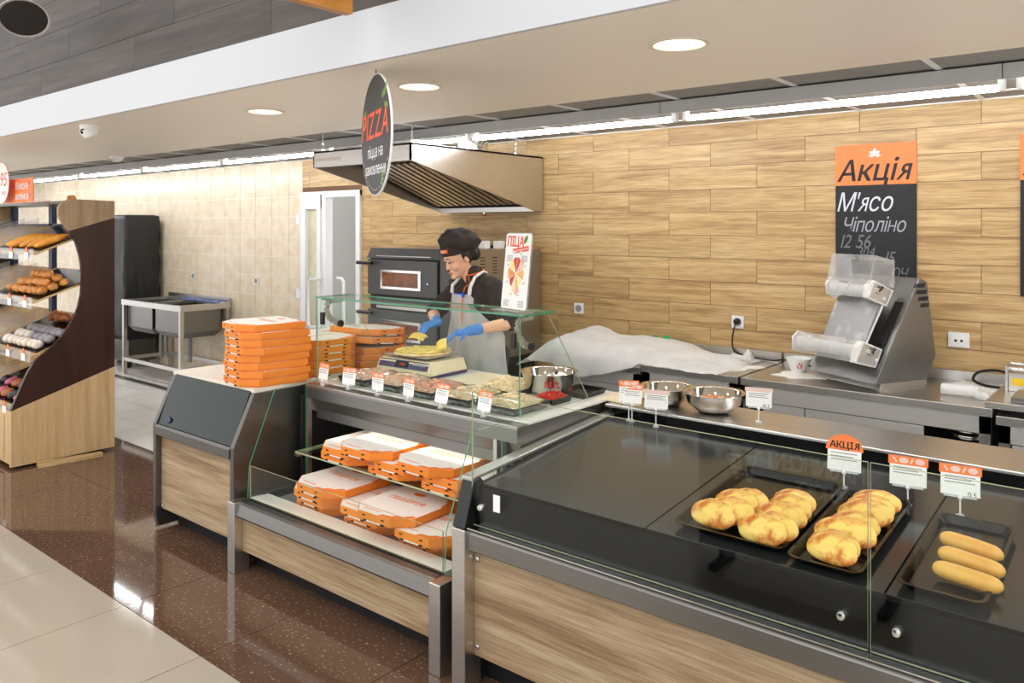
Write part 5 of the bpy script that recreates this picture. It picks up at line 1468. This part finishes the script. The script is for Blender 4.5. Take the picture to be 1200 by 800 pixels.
# ------------------------------------------------------------------ lettered stand in the aisle (mirrored in the counter glass)
t = thing('promo_stand', 'dark promo stand lettered MAGNIFICENT CHOICE facing the heated counter glass', 'sign', (-1.3, .585, 0))
MB().box(-1.85, -.85, .57, .598, .08, .72).build('panel', 'black_matte', t, bevel=.004)
for x in (-1.75, -.97): MB().box(x, x + .04, .47, .70, 0, .03).box(x + .01, x + .03, .572, .596, .03, .08).build('foot', 'black_matte', t)
F = lambda x, z: frame((x, .5985, z), (-1, 0, 0), (0, 0, 1))
text('lettering', 'MAGNIFICENT', .126, 'letter_white', t, F(-1.274, .58), bold=.003, sx=.58)
text('lettering', 'CHOICE', .10, 'letter_white', t, F(-1.25, .465), bold=.002, sx=.62)
m = MB(F(-1.61, .53))
for a, b in (((-.10, .07), (-.07, .065)), ((-.07, .065), (-.045, -.03)), ((-.045, -.03), (.055, -.03)), ((-.06, .04), (.085, .03)), ((.085, .03), (.055, -.03)), ((-.02, .035), (-.01, -.03)), ((.02, .033), (.015, -.03)), ((.055, .03), (.04, -.03)), ((-.045, -.03), (-.05, -.055)), ((-.05, -.055), (.05, -.055))):
    m.tube([(a[0], a[1], .001), (b[0], b[1], .001)], .005, 5)
for x in (-.03, .035): m.lathe([(.014, 0), (.014, .002)], 12, (x, -.075, 0))
m.build('cart_emblem', 'letter_white', t)
# ------------------------------------------------------------------ bread rack with curved wenge side
br = thing('bread_rack', 'bakery rack with a curved dark brown side panel and inclined shelves', 'bread rack', (-7.2, 2.4, 0))
RX = -6.19
out = [(2.74, 1.884), (2.421, 1.892), (2.374, 1.869), (2.343, 1.828), (2.343, 1.772), (2.357, 1.736), (2.427, 1.645), (2.462, 1.57), (2.483, 1.498), (2.498, 1.42), (2.506, 1.33), (2.498, 1.183), (2.480, 1.10), (2.456, 1.035), (2.41, .955), (2.357, .883), (2.275, .805), (2.183, .729), (2.14, .66), (2.102, .571), (2.037, .411), (2.037, .019), (2.74, .019)]
def clip(poly, f):
    res = []
    for i in range(len(poly)):
        a, b = poly[i], poly[(i + 1) % len(poly)]
        fa, fb = f(a), f(b)
        if fa >= 0: res.append(a)
        if fa * fb < 0:
            k = fa / (fa - fb); res.append((a[0] + (b[0] - a[0]) * k, a[1] + (b[1] - a[1]) * k))
    return res
f_up = lambda p: p[1] - (1.655 + (p[0] - 2.406) * (1.758 - 1.655) / (2.738 - 2.406))
f_lo = lambda p: (.409 + (p[0] - 2.038) * (.628 - .409) / (2.741 - 2.038)) - p[1]
for x0 in (RX - .03, RX - 2.03):
    sp = MB().prism(clip(clip(out, lambda p: -f_up(p)), lambda p: -f_lo(p)), 'x', x0, x0 + .03).build('side_panel', 'wenge', br)
    MB().prism(clip(out, f_up), 'x', x0 - .001, x0 + .031).build('side_top', 'greige_ply', br)
    MB().prism(clip(out, f_lo), 'x', x0 - .001, x0 + .031).build('side_base', 'light_beech', br)
xa, xb = RX - 2.0, RX - .032
MB().box(xa, xb, 2.045, 2.07, .03, .40).build('base_front', 'light_beech', br)
for x in (xa + .05, xa + 1.0):
    for z0, z1 in ((.05, .09), (.34, .38)): MB().box(x + (.05 if x < -7.5 else .1), x + .86, 2.035, 2.045, z0, z1).build('base_rail', 'light_beech', br)
    for q in (x + .1, x + .82): MB().box(q, q + .04, 2.035, 2.045, .09, .34).build('base_stile', 'light_beech', br)
MB().box(xa, xb, 2.07, 2.72, .03, .38).build('base_body', 'kick', br)
SH = [(1.50, .40, 2.72, 2.2), (1.155, .36, 2.72, 2.19), (.775, .40, 2.72, 2.18), (.42, .32, 2.7, 2.06)]
for k, (z, s_, y1, y0) in enumerate(SH):
    sh = MB().prism([(y0, z - .014), (y1, z - .014 + s_ * (y1 - y0)), (y1, z + s_ * (y1 - y0)), (y0, z)], 'x', xa, xb).build('shelf', 'pine', br)
    MB().prism([(y0 + .03, z + .002 + s_ * .03), (y1 - .03, z + .002 + s_ * (y1 - y0 - .03)), (y1 - .03, z + .008 + s_ * (y1 - y0 - .03)), (y0 + .03, z + .008 + s_ * .03)], 'x', xb - .9, xb - .01).build('shelf_tray', 'tray_enamel', sh)
    pane('shelf_guard', sh, [(xa, z - .05), (xb, z - .05), (xb, z + .03), (xa, z + .03)], 'y', y0 - .012, y0 - .008, 'acrylic', 'acrylic')
    for i in range(3):
        x = xb - .12 - .3 * i
        tg_ = MB().box(x - .035, x + .035, y0 - .017, y0 - .0135, z - .045, z + .005).build('shelf_label', 'paper', sh)
        MB(frame((x, y0 - .0135, z + .022), (1, 0, 0), (0, 0, 1))).lathe([(.022, 0), (.022, .002)], 16).build('round_sticker', 'sign_orange', tg_)
    for i in range(3):
        x = xb - .77 - .3 * i
        pane('divider', sh, [(y0, z), (y0 + .3, z + .3 * s_), (y0 + .3, z + .3 * s_ + .14), (y0 + .02, z + .17)], 'x', x, x + .004, 'acrylic', 'acrylic')
for x in (xb - .1, xb - 1.0, xa + .1): MB().box(x - .09, x - .02, 2.69, 2.73, .38, 1.86).build('rear_post', 'navy', br)
MB().box(xa, xb, 2.69, 2.73, 1.70, 1.715).build('rear_rail', 'navy', br)
MB().box(xa, xb, 2.43, 2.735, 1.862, 1.882).build('top_board', 'steel_grey', br)

def ellpiece(name, r, mt, fn=None, nu=12, nv=8):
    return MB().ell((0, 0, r[2]), r, nu, nv, 0, None, fn).mesh(name, mt, 2)
bump_ = lambda s_, a: (lambda q: q * (1 + a * noise.noise(q * 1.6 + Vector((s_ * 3, 0, 0)))))
def shz(k, y, lift=.013):
    z, s_, y1, y0 = SH[k]; return z + s_ * (y - y0) + lift
long_m = [MB().ell((0, 0, .02), (.036, .12, .026), 12, 12, 0, None, lambda q, s_=s_: Vector((q.x * (1 + .25 * math.sin(q.y * 6 + s_)) + .3 * math.sin(q.y * 2 + s_), q.y, q.z))).mesh('filled_pastry', 'pastry_yellow', 2) for s_ in range(3)]
rr = random.Random(11)
pr_i = 0
def bread(name, me, x, y, z, rz, rx, label, cat, group):
    o = piece(name, me, None, (x, y, z), (rx, 0, rz)); o.rotation_mode = 'ZXY'; tag(o, label, cat, group); return o
word = ['first', 'second', 'third', 'fourth', 'fifth', 'sixth', 'seventh', 'eighth', 'ninth', 'tenth', 'eleventh', 'twelfth']
for k in range(8):
    bread('long_pastry', long_m[k % 3], RX - .085 - .085 * k, 2.34 + rr.uniform(-.02, .02), shz(0, 2.34), rr.uniform(-.3, .3), math.atan(.4), 'long yellow filled pastry on the top bread shelf, %s from the side panel' % word[k], 'pastry', 'long pastries on the top bread shelf')
nut_m = [ellpiece('nut_cookie', (.041, .031, .027), 'bun_brown', bump_(s_, .25)) for s_ in range(4)]
k = 0
for lay in range(3):
    for i in range(8 - 2 * lay):
        for j in range(3 - lay):
            x = RX - .09 - .084 * i - .04 * lay - rr.uniform(0, .012); y = 2.275 + .077 * j + .038 * lay + rr.uniform(-.008, .008)
            bread('nut_cookie', nut_m[k % 4], x, y, shz(1, y) + .044 * lay, rr.uniform(0, 3), math.atan(.36) + rr.uniform(-.15, .15), 'nut-shaped brown cookie, %s of the heap, %s row, %s from the rack side' % (['bottom layer', 'middle layer', 'top'][lay], ['front', 'second', 'rear'][j], word[i]), 'cookie', 'nut cookies on the second bread shelf'); k += 1
ck = [ellpiece('frosted_cookie', (.043, .041, .03), m_, bump_(s_, .12)) for s_, m_ in enumerate(('cookie_grey', 'cookie_white'))]
k = 0
for i in range(7):
    for j in range(3):
        x = RX - .09 - .092 * i; y = 2.245 + .082 * j
        c_ = 1 if j == 0 or (i > 3 and j < 2) else 0
        bread('frosted_cookie', ck[c_], x + rr.uniform(-.008, .008), y + rr.uniform(-.005, .005), shz(2, y), rr.uniform(0, 3), math.atan(.4), '%s round cookie on the third bread shelf, %s row, %s from the side panel' % (['grey dusted', 'white sugared'][c_], ['front', 'middle', 'rear'][j], word[i]), 'cookie', ['grey cookies on the third bread shelf', 'white cookies on the third bread shelf'][c_]); k += 1
def croissant_mesh():
    m = MB(); pts, rad = [], []
    for i in range(15):
        a = R(200 - 220 * i / 14); pts.append((.06 * math.cos(a), .04 * math.sin(a), .028)); q = 1 - abs(i / 7 - 1); rad.append(.010 + .024 * q ** .7 + .003 * (i % 2))
    m.tube(pts, rad, 10); return m.mesh('croissant', 'bun_dark', 2)
cm_ = croissant_mesh()
for i in range(5):
    bread('croissant', cm_, RX - .16 - .13 * i, 2.56 + rr.uniform(-.02, .02), shz(2, 2.56) + .004, rr.uniform(-.5, .5), math.atan(.4), 'dark brown croissant at the back of the third bread shelf, %s from the side panel' % word[i], 'croissant', 'croissants on the third bread shelf')
gl = [ellpiece('glazed_bun', (.055, .045, .026), m_, bump_(s_, .15)) for s_, m_ in enumerate(('pink_glaze', 'choc', 'bun_dark'))]
for i in range(6):
    for j in range(2):
        c_ = (i + 2 * j) % 3
        y = 2.14 + .11 * j
        bread('glazed_bun', gl[c_], RX - .10 - .125 * i, y, shz(3, y), rr.uniform(0, 3), math.atan(.32), '%s on the lowest bread shelf, %s from the side panel, %s row' % (['pink glazed bun', 'chocolate glazed bun', 'brown baked bun'][c_], word[i], 'front' if j == 0 else 'rear'), 'bun', 'buns on the lowest bread shelf')
o = piece('loose_bun', nut_m[1], None, (-6.62, 2.60, 1.8825), (0, 0, .4)); tag(o, 'single small bun left on top of the bread rack', 'bun')

# signs over the rack
t = thing('bakery_sign', 'orange bakery sign with white lettering standing on the bread rack', 'sign', (-6.85, 2.42, 1.882))
MB().box(-7.15, -6.545, 2.30, 2.308, 1.875, 2.058).build('sign_board', 'sign_orange', t)
F = lambda x, z: frame((x, 2.2985, z), (1, 0, 0), (0, 0, 1))
text('lettering', 'Власна', .078, 'sign_white', t, F(-6.76, 2.005), shear=.1, bold=.001)
text('lettering', 'випічка', .078, 'sign_white', t, F(-6.76, 1.925), shear=.1, bold=.001)
for x, z, mt in ((-6.60, 1.93, 'pink_glaze'), (-6.98, 1.92, 'yellow'), (-6.94, 2.0, 'red_orange'), (-6.62, 2.02, 'red_orange')):
    MB(F(x, z)).lathe([(.016, 0), (.016, .001)], 14).build('motif', mt, t)
for x in (-7.1, -6.6): MB().box(x - .01, x + .01, 2.306, 2.44, 1.882, 1.892).build('sign_foot', 'chrome', t)
t = thing('price_disc', 'round white price disc with orange figures above the bread rack', 'sign', (-7.04, 2.26, 1.88))
T = frame((-7.045, 2.25, 2.03), (1, 0, 0), (0, 0, 1))
MB(T).lathe([(.16, -.004), (.16, 0)], 40).build('disc', 'sign_white', t); MB(T).lathe([(.163, -.0042), (.163, -.001), (.16, -.0005)], 40).build('edge', 'sign_orange', t)
text('lettering', '95', .15, 'red_orange', t, T @ Matrix.Translation((.055, .03, .0006)), shear=.2)
text('lettering', 'коп', .05, 'red_orange', t, T @ Matrix.Translation((.06, -.075, .0006)))
MB().tube([(-7.045, 2.256, 1.88), (-7.045, 2.256, 1.9)], .006, 8).build('stalk', 'chrome', t)
# two loose beech strips at the foot of the rack
for k, (dx, rz_, z) in enumerate([(0, 0, .0), (.012, 1.5, .0)]):
    o = MB().box(-.012, .012, -.21, .21, 0, .024).build('wood_strip', 'pine', None, loc=(-6.135 + .05 * k, 2.40 - .01 * k, .0005), )
    o.rotation_euler = (0, 0, R(-8 + 3 * k)); tag(o, 'short beech strip on the floor, %s' % ('against the rack side' if k == 0 else 'the outer of two'), 'wood strip', 'wood strips on the floor')
# ------------------------------------------------------------------ the cook
PX, PY, PA = -3.25, 3.63, R(-14)
ca, sa = math.cos(PA), math.sin(PA)
def LW(x, y, z):
    """world -> cook's own frame (faces -y, own left is +x)"""
    dx, dy = x - PX, y - PY
    return Vector((dx * ca + dy * sa, -dx * sa + dy * ca, z))
person = thing('person', 'person in black cap, dark shirt and clear apron placing cheese on a pizza', 'person', (PX, PY, 0), PA)
def capsule(m, a, b, ra, rb, n=14):
    a, b = Vector(a), Vector(b)
    d = (b - a); L_ = d.length; d.normalize()
    pts, rad = [], []
    for i in range(5):
        q = R(-90 + 90 * i / 4); pts.append(a + d * (ra * math.sin(q))); rad.append(max(.0006, ra * math.cos(q)))
    for i in range(1, 4):
        pts.append(a.lerp(b, i / 4)); rad.append(ra + (rb - ra) * i / 4)
    for i in range(5):
        q = R(90 * i / 4); pts.append(b + d * (rb * math.sin(q))); rad.append(max(.0006, rb * math.cos(q)))
    m.tube(pts, rad, n)
def remeshed(m, name, mats, voxel, smooth_it, parent, smooth_f=.5, disp=0):
    o = m.build(name, mats, parent, 2, world=False)
    md = o.modifiers.new('remesh', 'REMESH'); md.mode = 'VOXEL'; md.voxel_size = voxel; md.use_smooth_shade = True
    if smooth_it:
        s_ = o.modifiers.new('smooth', 'SMOOTH'); s_.factor = smooth_f; s_.iterations = smooth_it
    if disp:
        tx = bpy.data.textures.new('cloth_folds', 'CLOUDS'); tx.noise_scale = .09
        d = o.modifiers.new('folds', 'DISPLACE'); d.texture = tx; d.strength = disp; d.mid_level = .5
    return o
V = Vector
shL, shR = V((.165, -.02, 1.315)), V((-.165, -.03, 1.315))
elL, wrL = LW(-2.905, 3.50, 1.135), LW(-3.005, 3.275, 1.108)
elR, wrR = LW(-3.53, 3.50, 1.15), LW(-3.335, 3.335, 1.125)
neck0, head = V((0, -.035, 1.36)), V((-.045, -.125, 1.497))
HT = Matrix.Translation(head) @ Matrix.Rotation(R(-8), 4, 'Z') @ Matrix.Rotation(R(24), 4, 'X')
# hands: palm direction from the wrist, fingers curled down around what they hold
def hand(m, wr, tip, side, r0=1.0, spread=.0185):
    """side +1: thumb towards -x of the hand frame"""
    f = (tip - wr).normalized(); up = V((0, 0, 1)); sd = f.cross(up).normalized(); up = sd.cross(f)
    palm = wr + f * .075
    for s_ in (-1, -.33, .33, 1):
        capsule(m, wr + f * .012 + sd * s_ * .016, palm + sd * s_ * .027, .0165 * r0, .0145 * r0, 10)
    for i, (s_, ln) in enumerate(((-1.35, .064), (-.45, .074), (.45, .07), (1.35, .055))):
        b0 = palm + sd * s_ * spread + f * (.006 - .004 * abs(s_))
        b1 = b0 + (f * .93 - up * .3) * (ln * .5)
        b2 = b1 + (f * .75 - up * .65) * (ln * .34)
        b3 = b2 + (f * .45 - up * .9) * (ln * .26)
        capsule(m, b0, b1, .0095 * r0, .0088 * r0, 8); capsule(m, b1, b2, .0088 * r0, .008 * r0, 8); capsule(m, b2, b3, .008 * r0, .0068 * r0, 8)
    t0 = wr + f * .028 + sd * side * .024
    t1 = t0 + (f * .55 + sd * side * .5 - up * .5) * .036
    t2 = t1 + (f * .75 + sd * side * -.05 - up * .7) * .03
    capsule(m, t0, t1, .0125 * r0, .0105 * r0, 8); capsule(m, t1, t2, .0105 * r0, .008 * r0, 8)
    return palm + f * .05 - up * .045
tipL, tipR = LW(-3.10, 3.17, 1.09), LW(-3.34, 3.215, 1.105)
def body(m):
    capsule(m, (0, .01, .90), (0, 0, 1.06), .135, .118); capsule(m, (-.07, .01, .93), (.07, .01, .93), .115, .115)
    capsule(m, (0, 0, 1.06), (0, -.015, 1.22), .118, .13); capsule(m, (-.06, -.02, 1.23), (.06, -.02, 1.23), .115, .115)
    capsule(m, shR + V((.05, .01, .01)), shL + V((-.05, .01, .01)), .058, .058)
    capsule(m, (0, -.02, 1.33), head + V((0, .03, -.06)), .052, .045)
    for sh, el, wr in ((shL, elL, wrL), (shR, elR, wrR)):
        capsule(m, sh, el, .05, .038); capsule(m, el, el.lerp(wr, .45), .037, .035); capsule(m, el.lerp(wr, .4), wr, .035, .024)
    for s_ in (-1, 1):
        capsule(m, (s_ * .085, .01, .88), (s_ * .09, .0, .47), .085, .056); capsule(m, (s_ * .09, 0, .47), (s_ * .09, .03, .09), .053, .036)
        capsule(m, (s_ * .09, .05, .045), (s_ * .1, -.12, .04), .04, .034)
    # head
    def H(c, r, rot=0): m.ell((0, 0, 0), r, 22, 14, 0, HT @ Matrix.Translation(c) @ Matrix.Rotation(rot, 4, 'X'))
    H((0, .012, .03), (.071, .088, .088)); H((0, -.02, -.03), (.056, .066, .075)); H((0, -.045, -.075), (.036, .038, .034)); H((0, -.058, .03), (.056, .03, .045))
    H((0, -.085, -.012), (.011, .018, .026), R(-14)); H((0, -.096, -.026), (.013, .013, .010)); H((0, -.084, -.056), (.02, .012, .009)); H((0, -.078, -.088), (.022, .02, .018))
    for s_ in (-1, 1):
        H((s_ * .034, -.056, -.028), (.026, .026, .024)); H((s_ * .073, .012, -.004), (.008, .018, .030)); H((s_ * .03, -.078, .026), (.022, .012, .010))
mb = MB(); body(mb); hand(mb, wrL, tipL, -1, .92); hand(mb, wrR, tipR, 1, .92)
remeshed(mb, 'body', 'skin', .0055, 4, person)
# face details
for s_ in (-1, 1):
    MB(HT).tube([(s_ * .047, -.079, .012), (s_ * .036, -.0895, .008), (s_ * .022, -.090, .010)], [.0016, .0036, .002], 6).build('eyelashes', 'eye_dark', person, True, world=False)
    MB(HT).tube([(s_ * .054, -.075, .031), (s_ * .038, -.0905, .037), (s_ * .02, -.0925, .033)], [.0014, .0032, .0026], 6).build('eyebrow', 'brow', person, True, world=False)
MB(HT).ell((0, -.0945, -.0535), (.018, .006, .0042), 12, 8).ell((0, -.0935, -.0615), (.015, .007, .005), 12, 8).build('lips', 'lips', person, 2, world=False)
# gloves
for nm, wr, tip, s_, el in (('left', wrL, tipL, -1, elL), ('right', wrR, tipR, 1, elR)):
    m = MB(); pinch = hand(m, wr, tip, s_, 1.06)
    d = (el - wr).normalized(); capsule(m, wr + d * .05, wr - d * .01, .032, .029, 14)
    g_ = remeshed(m, 'glove', 'glove_blue', .0042, 2, person)
# shirt
m = MB()
capsule(m, (0, .01, .90), (0, 0, 1.06), .15, .134); capsule(m, (-.075, .01, .90), (.075, .01, .90), .128, .128)
capsule(m, (0, 0, 1.06), (0, -.015, 1.22), .134, .147); capsule(m, (-.062, -.022, 1.235), (.062, -.022, 1.235), .128, .128)
capsule(m, shR + V((.05, .01, .012)), shL + V((-.05, .01, .012)), .07, .07); capsule(m, (0, -.02, 1.33), (0, -.045, 1.395), .066, .058)
for sh, el in ((shL, elL), (shR, elR)): capsule(m, sh, sh.lerp(el, .93), .068, .056)
remeshed(m, 'shirt', 'cloth_brown', .011, 3, person, disp=.018)
m = MB()
for s_ in (-1, 1):
    capsule(m, (s_ * .085, .01, .88), (s_ * .09, .0, .47), .1, .075); capsule(m, (s_ * .09, 0, .47), (s_ * .09, .03, .08), .074, .06)
capsule(m, (-.08, .01, .9), (.08, .01, .9), .12, .12)
remeshed(m, 'trousers', 'cloth_black', .012, 3, person, disp=.012)
for s_ in (-1, 1):
    m = MB(); capsule(m, (s_ * .09, .055, .045), (s_ * .1, -.125, .04), .044, .038); remeshed(m, 'shoe', 'black_matte', .008, 2, person)
# collar with orange piping
MB(Matrix.Translation((0, -.04, 1.385)) @ Matrix.Rotation(R(18), 4, 'X')).lathe([(.066, -.02), (.062, .028), (.058, .028), (.06, -.02)], 28).build('collar', 'cloth_brown', person, True, world=False)
pts = [(.062 * math.sin(R(a)), -.062 * math.cos(R(a)), .03) for a in range(20, 341, 16)]
TC = Matrix.Translation((0, -.04, 1.385)) @ Matrix.Rotation(R(18), 4, 'X')
MB(TC).tube(pts, .004, 6).build('collar_piping', 'orange_bright', person, True, world=False)
MB().tube([TC @ V((.021, -.06, .03)), TC @ V((.022, -.064, -.02)), (.03, -.135, 1.325), (.045, -.163, 1.28), (.05, -.172, 1.22), (.05, -.17, 1.12), (.05, -.17, 1.0)], .0035, 6).build('placket_piping', 'orange_bright', person, True, world=False)
for sh, el, nm in ((shL, elL, 'l'), (shR, elR, 'r')):
    d = (el - sh).normalized(); c_ = sh.lerp(el, .97)
    MB(frame(c_, d.orthogonal(), d.cross(d.orthogonal()))).lathe([(.058, -.012), (.060, 0), (.058, .012), (.054, .0)], 22).build('cuff', 'cloth_brown', person, True, world=False)
MB(Matrix.Translation(shL.lerp(elL, .55) + V((.058, -.02, .01)))).ell((0, 0, 0), (.004, .012, .012), 10, 8).build('sleeve_badge', 'orange_bright', person, True, world=False)
# clear plastic apron
def apr(u, v):
    z = 1.285 - .88 * v
    half = R(38 + 62 * min(1, max(0, (v - .08) / .2)) ) if v > .0 else R(30)
    a = (u * 2 - 1) * half
    rx_ = .19 + .06 * min(1, v * 1.4); ry_ = .172 + .05 * min(1, v * 1.2)
    f_ = .010 * math.sin(a * 13 + 2 * v) * min(1, v * 3) + .012 * noise.noise(V((a * 3, v * 6, 1)))
    return (math.sin(a) * (rx_ + f_), -math.cos(a) * (ry_ + f_) + .005, z)
ap = MB().sheet([[apr(i / 48, j / 40) for i in range(49)] for j in range(41)]).build('apron', 'apron_plastic', person, 2, world=False)
for s_ in (-1, 1):
    a0 = V(apr(.02 if s_ < 0 else .98, 0))
    MB().tube([a0, (s_ * .098, -.142, 1.33), (s_ * .075, -.095, 1.385), (s_ * .055, -.02, 1.418), (s_ * .02, .03, 1.405), (0, .035, 1.40)], [.012, .011, .009, .008, .008, .008], 8).build('apron_strap', 'strap_white', ap, True, world=False)
MB().tube([apr(.3, .0), apr(.4, .0), apr(.5, .0), apr(.6, .0), apr(.7, .0)], .004, 6).build('apron_hem', 'blue_tie', ap, True, world=False)
p_ = V(apr(.72, .02)) + V((0, -.008, .012)); MB().ell(p_, (.012, .008, .012), 10, 8).tube([p_, p_ + V((.012, -.004, .02))], .005, 6).build('blue_knot', 'blue_tie', ap, 2, world=False)
# hair, cap
m = MB()
m.ell((0, 0, 0), (.077, .085, .085), 20, 14, 0, HT @ Matrix.Translation((0, .03, .03)))
m.ell((0, 0, 0), (.05, .04, .05), 14, 10, 0, HT @ Matrix.Translation((0, .10, -.01)))
for s_ in (-1, 1): m.ell((0, 0, 0), (.012, .03, .045), 12, 8, 0, HT @ Matrix.Translation((s_ * .069, .02, .012)))
remeshed(m, 'hair', 'hair', .006, 2, person)
MB(HT @ Matrix.Translation((0, .006, .055)) @ Matrix.Rotation(R(-10), 4, 'X')).lathe([(.080, -.022), (.083, -.01), (.086, .035), (.082, .04), (.078, -.02)], 36, sy=1.2).build('cap_band', 'cloth_black', person, True, world=False)
def puff(q):
    a = math.atan2(q.y, q.x)
    k = 1 + .05 * math.sin(a * 7) * (1 - abs(q.z)) + .14 * noise.noise(q * 2.6)
    return V((q.x * k, q.y * k, q.z * (1 + .15 * noise.noise(q * 3))))
MB(HT @ Matrix.Translation((.012, .035, .098)) @ Matrix.Rotation(R(-24), 4, 'X')).ell((0, 0, 0), (.108, .128, .078), 44, 24, 0, None, puff).build('cap_crown', 'cloth_black', person, 2, world=False)
MB(HT @ Matrix.Translation((-.07, -.02, .15))).ell((0, 0, 0), (.014, .014, .012), 10, 8).build('cap_knot', 'cloth_black', person, 2, world=False)
TL = HT @ Matrix.Translation((0, .006, .055)) @ Matrix.Rotation(R(-10), 4, 'X')
pts = []
gr = [[TL @ V((.0855 * math.sin(R(a)), -.0855 * 1.2 * math.cos(R(a)) - .002, z)) for a in range(-4, 37, 5)] for z in (.0, .022)]
MB().sheet(gr).build('cap_badge', 'orange_bright', person, 2, world=False, solid=.002)
F = frame(TL @ V((.0855 * math.sin(R(16)), -.0855 * 1.2 * math.cos(R(16)) - .0045, .011)), (TL.to_3x3() @ V((math.cos(R(16)), math.sin(R(16)) * 1.1, 0))), TL.to_3x3() @ V((0, 0, 1)))
text('badge_lettering', 'BRUS', .018, 'paper', person, F, extrude=.0004, world=False)
# cheese slices in the gloved hands
def cheese(label, c, rot, s_=.085):
    gr = [[(s_ * (i / 6 - .5), s_ * (j / 6 - .5), .012 * math.sin(i / 6 * 3.0) - .01 * (j / 6) ** 2) for i in range(7)] for j in range(7)]
    o = MB().sheet(gr).build('cheese_slice', 'cheese_slice', None, 2, solid=.003)
    o.location = c; o.rotation_euler = rot
    tag(o, label, 'cheese', 'cheese slices')
cheese('thin square cheese slice held in the raised gloved hand', (-3.305, 3.155, 1.062), (R(20), R(12), R(30)))
cheese('cheese slice being set down on the pizza by the other glove', (-3.10, 3.135, 1.035), (R(55), R(-25), R(20)), .07)
